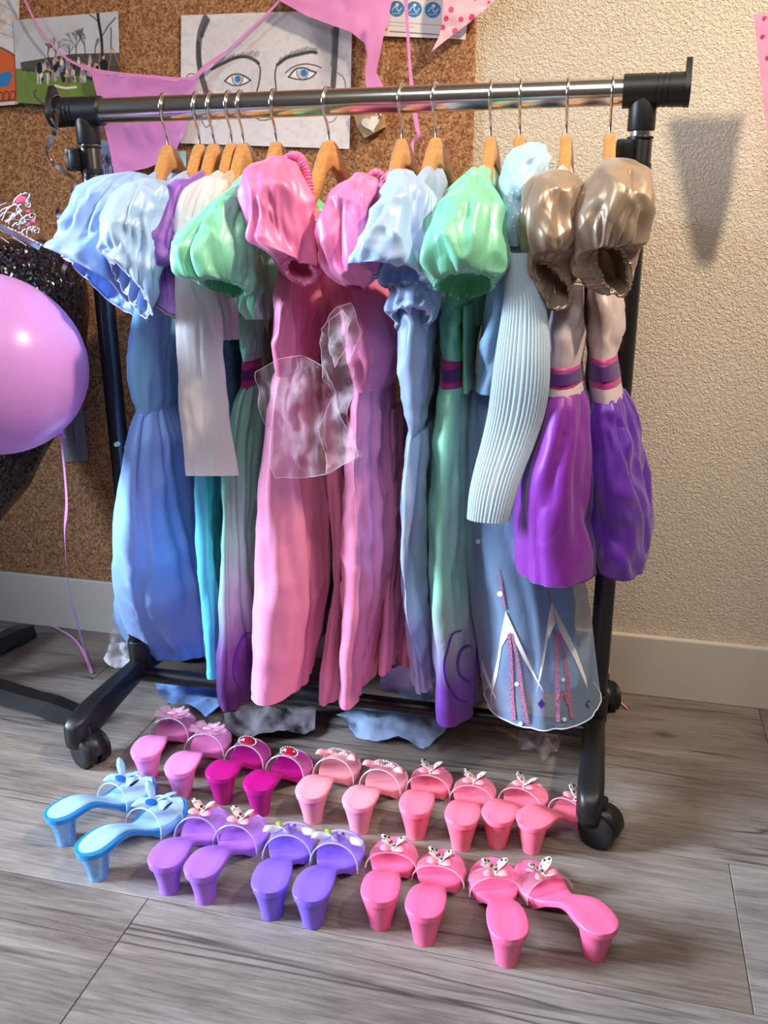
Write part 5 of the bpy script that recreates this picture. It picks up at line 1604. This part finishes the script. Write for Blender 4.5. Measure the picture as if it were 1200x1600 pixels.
# balloon
MT['balloon'] = plain('pink_latex', '#dd9fee', rough=.3, sss=.4)
MT['balloon'].node_tree.nodes['Principled BSDF'].inputs['Subsurface Radius'].default_value = (.05, .03, .05)
BY = -.27
bc = at(-8, 568, BY)
ba = thing('balloon', 'glossy lilac-pink balloon with a pink ribbon in front of the chair', 'balloon', (float(bc[0]), float(bc[1]), 0.0))
s_b = depth(bc) / FPX
ax_dir = (CU * 1.0 + CR * -.55); ax_dir /= np.linalg.norm(ax_dir)      # the narrower crown leans up and left, round end low right
u1, u2 = frame_of(ax_dir)
V, Fc = [], []
nb, ns = 40, 56
for i in range(nb + 1):
    th = math.pi * i / nb
    rad = 136 * s_b * math.sin(th) * (1 + .06 * math.cos(th) * -1)
    hgt = 142 * s_b * math.cos(th)
    for j in range(ns):
        a = 2 * math.pi * j / ns
        V.append(bc + ax_dir * hgt + rad * (math.cos(a) * u1 + math.sin(a) * u2))
for i in range(nb):
    for j in range(ns): Fc.append((i * ns + j, i * ns + (j + 1) % ns, (i + 1) * ns + (j + 1) % ns, (i + 1) * ns + j))
mesh('body', V, Fc, MT['balloon'], ba)
MB().tube([at(90, 668, BY + .05), at(95, 676, BY + .06), at(99, 686, BY + .06)], [.004, .003, .005], 12).build('knot', MT['balloon'], ba)
RP = [(94, 676, -.21), (98, 710, -.2), (102, 750, -.18), (104, 790, -.16), (101, 830, -.13), (103, 870, -.10), (106, 905, -.08), (113, 945, -.05), (124, 985, -.02), (132, 1015, 0.005), (145, 1050, .02)]
ribbon('ribbon', [at(*p) for p in RP], lambda u: .0065 - .0035 * abs(math.sin(u * 7 + 1.2)), (1, 0, 0), MT['flag_pink2'], ba, n=120, twist=2)
ribbon('ribbon_tail', [atz(143, 1052, .003), atz(128, 1015, .003), atz(112, 995, .003), atz(90, 982, .003), atz(72, 972, .004), atz(110, 978, .004), atz(160, 984, .004)], .005, (0, 1, 0), MT['flag_pink2'], ba, n=60)
# pink ribbon end by the right upright
ro = ribbon('ribbon_end', [at(951, 1040, .21), at(951, 1062, .20), atz(955, 1078, .004), atz(965, 1092, .003), atz(980, 1107, .003)], .004, (1, 0, 0), MT['flag_pink2'], None, n=40)
tag(ro, 'short pink ribbon end on the floor by the skirting', 'ribbon')

# ------------------------------------------------------------------ dress-up shoes
SO = np.array([(-.0365, .0005, .0530), (-.0352, .0080, .0530), (-.0308, .0158, .0530), (-.0225, .0214, .0530), (-.0120, .0236, .0531), (.0, .0236, .0531), (.0120, .0222, .0522), (.0240, .0194, .0488), (.0370, .0166, .0420), (.0500, .0160, .0330), (.0620, .0182, .0245),
               (.0750, .0235, .0182), (.0900, .0288, .0158), (.1050, .0314, .0148), (.1190, .0302, .0148), (.1310, .0250, .0156), (.1390, .0170, .0163), (.1440, .0080, .0168), (.1458, .0005, .0170)])


def shoe_sole(mat, parent, inset=1.0, dz=0.0, name='sole', thick=None):
    V, Fc = [], []
    st = crom(np.c_[SO[:, 0], SO[:, 1] * 1.0, SO[:, 2]], 52)
    st[:, 1] = np.maximum(st[:, 1], .0004)
    if inset != 1.0:
        st[:, 0] = .06 + (st[:, 0] - .06) * .965
    nk = 12
    for y, w, z in st:
        w = max(w * inset - (.0 if inset == 1.0 else .0018), .0003)
        z = z + dz
        if thick: zb = z - thick
        else: zb = max(min(z - .0085, z - .0085 + 0), .0008) if y < .066 else max(.0008, z - .0085 - (y - .066) * .6)
        pr = [(-1, z - .0022), (-.985, z - .0006), (-.93, z), (-.45, z - .0006), (0, z - .0009), (.45, z - .0006), (.93, z), (.985, z - .0006), (1, z - .0022), (.93, zb), (0, zb), (-.93, zb)]
        for a, zz in pr: V.append((a * w, y, max(zz, zb)))
    for i in range(len(st) - 1):
        for k in range(nk): Fc.append((i * nk + k, i * nk + (k + 1) % nk, (i + 1) * nk + (k + 1) % nk, (i + 1) * nk + k))
    Fc += [tuple(range(nk - 1, -1, -1)), tuple((len(st) - 1) * nk + k for k in range(nk))]
    o = mesh(name, V, Fc, mat, parent)
    o.data.set_sharp_from_angle(angle=R_(60))
    return o


def shoe_heel(mat, parent, flare=1.0):
    V, Fc = [], []
    zs = np.linspace(.0490, 0, 16)
    ns_ = 40
    for z in zs:
        f = z / .0490
        sc = .56 + .425 * f ** (1.25 * flare)
        yc = -.0125 + .001 * (1 - f)
        for k in range(ns_):
            t = 2 * math.pi * k / ns_
            x, y = .0234 * math.cos(t), .0234 * math.sin(t)
            y = min(y, .0165)
            V.append((x * sc, yc + y * sc, z))
    n = len(zs)
    # small rounded foot edge
    for k in range(ns_):
        v = V[(n - 1) * ns_ + k]; V[(n - 1) * ns_ + k] = (v[0], v[1], .0)
    for i in range(n - 1):
        for k in range(ns_): Fc.append((i * ns_ + k, i * ns_ + (k + 1) % ns_, (i + 1) * ns_ + (k + 1) % ns_, (i + 1) * ns_ + k))
    Fc += [tuple(range(ns_ - 1, -1, -1)), tuple((n - 1) * ns_ + k for k in range(ns_))]
    o = mesh('heel', V, Fc, mat, parent)
    o.data.set_sharp_from_angle(angle=R_(50))
    return o


def shoe_strap(mat, rim_mat, parent, y0=.072, y1=.112, h=.034, hw=.0325):
    na, nw = 28, 8
    V, Fc = [], []

    def pt(a, f):
        y = y0 + (y1 - y0) * f + .010 * math.sin(a) * (1 - .3 * f)
        ww = hw * (1 - .05 * f); hh = h * (1 - .22 * f)
        return np.array([-ww * math.cos(a), y - .004 * math.cos(a) * 0, .010 + hh * math.sin(a) ** .8])
    for layer, off in ((0, 0.0), (1, .0011)):
        for i in range(na + 1):
            a = math.pi * i / na
            for j in range(nw + 1):
                p = pt(a, j / nw)
                nrm = np.array([-math.cos(a), 0, math.sin(a)])
                V.append(p + nrm * off)
    m = (na + 1) * (nw + 1)
    for i in range(na):
        for j in range(nw):
            q = (i * (nw + 1) + j, i * (nw + 1) + j + 1, (i + 1) * (nw + 1) + j + 1, (i + 1) * (nw + 1) + j)
            Fc.append(q); Fc.append(tuple(m + x for x in q[::-1]))
    o = mesh('strap', V, Fc, mat, parent)
    for f in (0, 1):
        MB().tube([pt(math.pi * i / na, f) for i in range(na + 1)], .0010, 6).build('strap_rim', rim_mat, o)
    return o, pt(math.pi / 2, .35)


def clear(name, col, alpha=.15):
    return plain(name, col, rough=.12, alpha=alpha, spec=.7)


def wing(c, d, n, L, W, name, mat, parent):
    """flat rounded wing: from c along d, width along n x d"""
    d = np.array(d, float); d /= np.linalg.norm(d); n = np.array(n, float); n -= d * (n @ d); n /= np.linalg.norm(n)
    e = np.cross(n, d)
    V, Fc = [], []
    k = 18
    for side in (.0006, -.0006):
        V.append(c + d * L * .5 + n * side)
        for i in range(k):
            t = 2 * math.pi * i / k
            r = 1 + .12 * math.cos(2 * t)
            x = L * .5 * (1 - math.cos(t) * 1.0 * r * .95); y = W * .5 * math.sin(t) * (.75 + .35 * (x / L))
            V.append(np.asarray(c) + d * x + e * y + n * side * (.6) + n * .0025 * math.sin(x / L * 3))
    for s0 in (0, k + 1):
        for i in range(k):
            f = (s0, s0 + 1 + i, s0 + 1 + (i + 1) % k)
            Fc.append(f if s0 == 0 else f[::-1])
    for i in range(k): Fc.append((1 + i, k + 2 + i, k + 2 + (i + 1) % k, 1 + (i + 1) % k))
    return mesh(name, V, Fc, mat, parent)


def spots_mat():
    m, nt, b = new_mat('white_wing_black_spots')
    tc = nt.nodes.new('ShaderNodeTexCoord'); v = nt.nodes.new('ShaderNodeTexVoronoi'); v.inputs['Scale'].default_value = 150; v.inputs['Randomness'].default_value = .55
    nt.links.new(tc.outputs['Object'], v.inputs['Vector'])
    r = ramp(nt, [(.30, '#3a3030'), (.36, '#f2e9e2')]); nt.links.new(v.outputs['Distance'], r.inputs[0]); nt.links.new(r.outputs[0], b.inputs['Base Color'])
    setp(b, rough=.4)
    return m


MT['wing_white'] = spots_mat()
MT['bead'] = plain('silver_bead', '#f1eef2', rough=.12, metal=.6)


def bead_ring(c, a, b, n, r, name, parent):
    bm = bmesh.new()
    for k in range(n):
        t = 2 * math.pi * k / n
        p = np.asarray(c) + np.asarray(a) * math.cos(t) + np.asarray(b) * math.sin(t)
        bmesh.ops.create_icosphere(bm, subdivisions=1, radius=r, matrix=Matrix.Translation(Vector(p)))
    o = bmobj(name, bm, MT['bead'], parent, True)
    o['kind'] = 'stuff'
    return o


def loop_bow(c, span, hgt, mat, name, parent, tilt=0.0):
    """two flattened ribbon loops"""
    V, Fc = [], []
    for sgn in (-1, 1):
        o0 = len(V)
        na, nb_ = 20, 8
        for i in range(na + 1):
            t = i / na
            x = span * t
            w = hgt * (.35 + .65 * math.sin(min(1, t * 1.15) * math.pi / 2) ** 1.2)
            for j in range(nb_):
                a = 2 * math.pi * j / nb_
                V.append(np.asarray(c) + np.array([sgn * x, w * math.cos(a) * .55 + .004 * math.sin(t * 5), .45 * w * math.sin(a) * (.35 + .65 * math.sin(t * 3.1)) + tilt * x * sgn + .0015 * math.sin(9 * t)]))
        for i in range(na):
            for j in range(nb_): Fc.append((o0 + i * nb_ + j, o0 + i * nb_ + (j + 1) % nb_, o0 + (i + 1) * nb_ + (j + 1) % nb_, o0 + (i + 1) * nb_ + j))
    return mesh(name, V, Fc, mat, parent)


def deco_butterfly(root, c, rim_pink):
    body = MB().tube([c + np.array([0, -.007, .001]), c + np.array([0, 0, .003]), c + np.array([0, .009, .003])], [.0012, .002, .0012], 8).build('butterfly', MT['wing_white'], root)
    for s in (-1, 1):
        wing(c + np.array([s * .001, .002, .003]), (s * .75, .35, .62), (-s * .6, 0, .8), .021, .015, 'upper_wing', MT['wing_white'], body)
        wing(c + np.array([s * .001, -.002, .002]), (s * .85, -.45, .30), (-s * .3, 0, .9), .017, .013, 'lower_wing', rim_pink, body)
        wing(c + np.array([s * .001, .004, .0015]), (s * .8, .6, .12), (-s * .2, 0, .95), .019, .013, 'lower_wing', rim_pink, body)
    return body


def deco_jewel(root, c, col):
    j = gem('jewel', c + np.array([0, 0, .004]), (.012, 0, 0), (0, .005, .005), (0, -.003, .003), col, root)
    bead_ring(c + np.array([0, -.0005, .0035]), np.array([.0145, 0, 0]), np.array([0, .0055, .0055]), 20, .0016, 'bead_ring', j)


def deco_tulle(root, c, mat):
    rnd = random.Random(7)
    V, Fc = [], []
    for k in range(60):
        a = rnd.uniform(0, 6.283); el = rnd.uniform(.05, .9); L = rnd.uniform(.014, .03)
        d = np.array([math.cos(a) * math.cos(el) * 1.25, math.sin(a) * math.cos(el) * .7, math.sin(el) * .5])
        e = np.cross(d, [0, 0, 1]); e /= np.linalg.norm(e) + 1e-9
        w = rnd.uniform(.004, .009)
        o0 = len(V)
        V += [c, c + d * L * .6 + e * w * .6, c + d * L + e * w * .5, c + d * L - e * w * .5, c + d * L * .6 - e * w * .6]
        Fc.append((o0, o0 + 1, o0 + 2, o0 + 3, o0 + 4))
    o = mesh('tulle_puff', V, Fc, mat, root, smooth=False)
    o['kind'] = 'stuff'
    gem('knot', c + np.array([0, 0, .004]), (.009, 0, 0), (0, .003, 0), (0, 0, .003), plain('pink_knot', '#f0a0b8', rough=.5), root)


def deco_rose(root, c, mat_rib):
    b = loop_bow(c + np.array([0, 0, .002]), .034, .012, mat_rib, 'organza_ribbon', root)
    pts, rd = [], []
    V, Fc = [], []
    n = 70
    for i in range(n):
        t = i / (n - 1); a = t * 6.283 * 3.2; r = .0015 + .0085 * t
        for h in (0, 1):
            V.append(c + np.array([r * math.cos(a), -.002 + r * math.sin(a) * .9, .003 + (.008 - .003 * t) * h + .0015 * h * math.sin(a * 2)]))
    for i in range(n - 1): Fc.append((2 * i, 2 * i + 2, 2 * i + 3, 2 * i + 1))
    mesh('rose', V, Fc, plain('lilac_rose_ribbon', '#a98ad8', rough=.45), b)
    wing(c + np.array([-.008, 0, .004]), (-1, .2, .5), (0, 0, 1), .012, .007, 'leaf', plain('lime_leaf', '#a4c94e', rough=.5), b)


def deco_blue(root, c, mat_rib):
    b = loop_bow(c + np.array([0, .0, .003]), .030, .018, mat_rib, 'ribbon_bow', root, 0.25)
    wing(c + np.array([0, 0, .004]), (.9, .5, .5), (-.3, 0, 1), .036, .012, 'ribbon_end', mat_rib, b)
    wing(c + np.array([0, 0, .004]), (-.8, .5, .6), (.3, 0, 1), .034, .013, 'ribbon_end', mat_rib, b)
    gem('jewel', c + np.array([0, -.004, .007]), (.0095, .002, 0), (0, .004, .003), (0, -.002, .004), plain('blue_gem', '#1f58a8', rough=.08, coat=.6), b)


def tulle_mat(): return plain('pink_tulle', '#eeb0cc', rough=.8, alpha=.42)


KINDS = {}


def make_kind(kind):
    root = thing('dress_up_shoe', 'x', 'shoe')
    colr = {'orchid': '#f286c4', 'magenta': '#b4127c', 'blush': '#f59aaa', 'pink': '#f97b97', 'hot': '#f56c9b', 'purple': '#a76bdc', 'violet': '#8464ea', 'blue': '#2b93d6'}[kind]
    if kind == 'blue':
        sm = plain('blue_glitter_plastic', '#1e9cf0', rough=.18, coat=.4, trans=.25, bump=.35, bscale=180)
    else:
        sm = plain(kind + '_shoe_plastic', colr, rough=.34, spec=.45)
    shoe_sole(sm, root)
    shoe_heel(sm, root, 1.0 if kind not in ('purple', 'blue') else 1.4)
    if kind == 'blue':
        shoe_sole(plain('pale_blue_insole', '#9fcbea', rough=.5), root, .84, .0012, 'insole', .0014)
    tint = {'orchid': '#e9c3d8', 'magenta': '#d5b4c6', 'blush': '#ecc4cc', 'pink': '#f0a8bc', 'hot': '#f4b0cc', 'purple': '#cbb2e2', 'violet': '#cfc6ee', 'blue': '#cfe2f2'}[kind]
    st, c = shoe_strap(clear(kind + '_clear_strap', tint), plain(kind + '_strap_edge', tint, rough=.2, alpha=.6), root, **{'hot': dict(y0=.080, y1=.108, h=.021, hw=.0335), 'pink': dict(y0=.076, y1=.110, h=.026), 'blue': dict(y0=.068, y1=.112, h=.032)}.get(kind, {}))
    if kind == 'orchid': deco_tulle(root, c, tulle_mat())
    if kind == 'magenta': deco_jewel(root, c, plain('ruby_gem', '#a3122f', rough=.08, coat=.6))
    if kind == 'blush':
        loop_bow(c + np.array([0, 0, .002]), .032, .013, plain('blush_satin_bow', '#f3a9ae', rough=.4), 'bow', root)
        bead_ring(c + np.array([0, -.002, .008]), np.array([.013, 0, 0]), np.array([0, .005, .002]), 18, .0017, 'bead_ring', root)
    if kind in ('pink', 'hot', 'purple'): deco_butterfly(root, c, plain(kind + '_wing_pink', '#f29aa8', rough=.45))
    if kind == 'violet': deco_rose(root, c, plain('white_organza', '#e4dff0', rough=.5, alpha=.6))
    if kind == 'blue': deco_blue(root, c, plain('light_blue_ribbon', '#9cc8ee', rough=.3))
    return root


def kids(o): return [c for c in bpy.data.objects if c.parent == o]


def copy_tree(o):
    r = o.copy(); COL.objects.link(r)
    for c in kids(o):
        d = c.copy(); COL.objects.link(d); d.parent = r
        for e in kids(c):
            f = e.copy(); COL.objects.link(f); f.parent = d
    return r


SHOES = [
    ('orchid', (230, 1167), (288, 1112), 'orchid-pink plastic heel with tulle puff, nearest the black caster'),
    ('orchid', (283, 1193), (344, 1136), 'orchid-pink plastic heel with tulle puff, beside the magenta pair'),
    ('magenta', (346, 1204), (405, 1160), 'magenta plastic heel with red jewel, next to the orchid-pink pair'),
    ('magenta', (405, 1221), (470, 1180), 'magenta plastic heel with red jewel, next to the bow-topped pair'),
    ('blush', (488, 1231), (545, 1175), 'blush pink heel with satin bow, next to the magenta pair'),
    ('blush', (561, 1247), (618, 1195), 'blush pink heel with satin bow, next to the butterfly heels'),
    ('pink', (650, 1255), (682, 1196), 'coral-pink heel with butterfly, back row beside the bow-topped pair'),
    ('pink', (722, 1272), (748, 1212), 'coral-pink heel with butterfly, second of four in the back row'),
    ('pink', (779, 1269), (836, 1222), 'coral-pink heel with butterfly, third of four in the back row'),
    ('pink', (833, 1277), (922, 1250), 'coral-pink heel turned sideways with its toe at the caster'),
    ('blue', (99, 1264), (238, 1215), 'translucent blue heel with ribbon, outermost of its pair'),
    ('blue', (150, 1315), (284, 1246), 'translucent blue heel with ribbon, beside the purple pair'),
    ('purple', (261, 1336), (340, 1262), 'purple heel with pink butterfly, beside the blue pair'),
    ('purple', (318, 1350), (402, 1274), 'purple heel with pink butterfly, beside the violet pair'),
    ('violet', (423, 1372), (466, 1285), 'violet-blue heel with lilac rose, beside the purple pair'),
    ('violet', (488, 1385), (546, 1298), 'violet-blue heel with lilac rose, beside the front pink heels'),
    ('hot', (594, 1389), (622, 1308), 'bright pink butterfly heel, front row beside the violet pair'),
    ('hot', (664, 1412), (697, 1328), 'bright pink butterfly heel, second of four in the front row'),
    ('hot', (794, 1442), (766, 1340), 'bright pink butterfly heel, third of four in front, toe turned inward'),
    ('hot', (932, 1434), (816, 1346), 'bright pink butterfly heel at the end of the front row, strongly angled'),
]
for kind, h, t, lb in SHOES:
    if kind not in KINDS:
        KINDS[kind] = o = make_kind(kind)
    else:
        o = copy_tree(KINDS[kind])
    P, T = atz(h[0], h[1], .053), atz(t[0], t[1], .016)
    d = T - P
    L = math.hypot(d[0], d[1])
    P = P + np.array([d[0], d[1], 0]) / L * .010      # px mark is the middle of the heel seat
    L -= .010
    o.location = (P[0], P[1], 0.0003)
    o.rotation_euler = (0, 0, math.atan2(d[1], d[0]) - math.pi / 2)
    sy = min(max(L / .1458, .90), 1.16)
    o.scale = (1.03, sy, 1.0)
    o['label'] = lb
    o['group'] = 'dress-up shoes on the floor'
    print('SHOE', kind, round(L, 3), round(sy, 2))
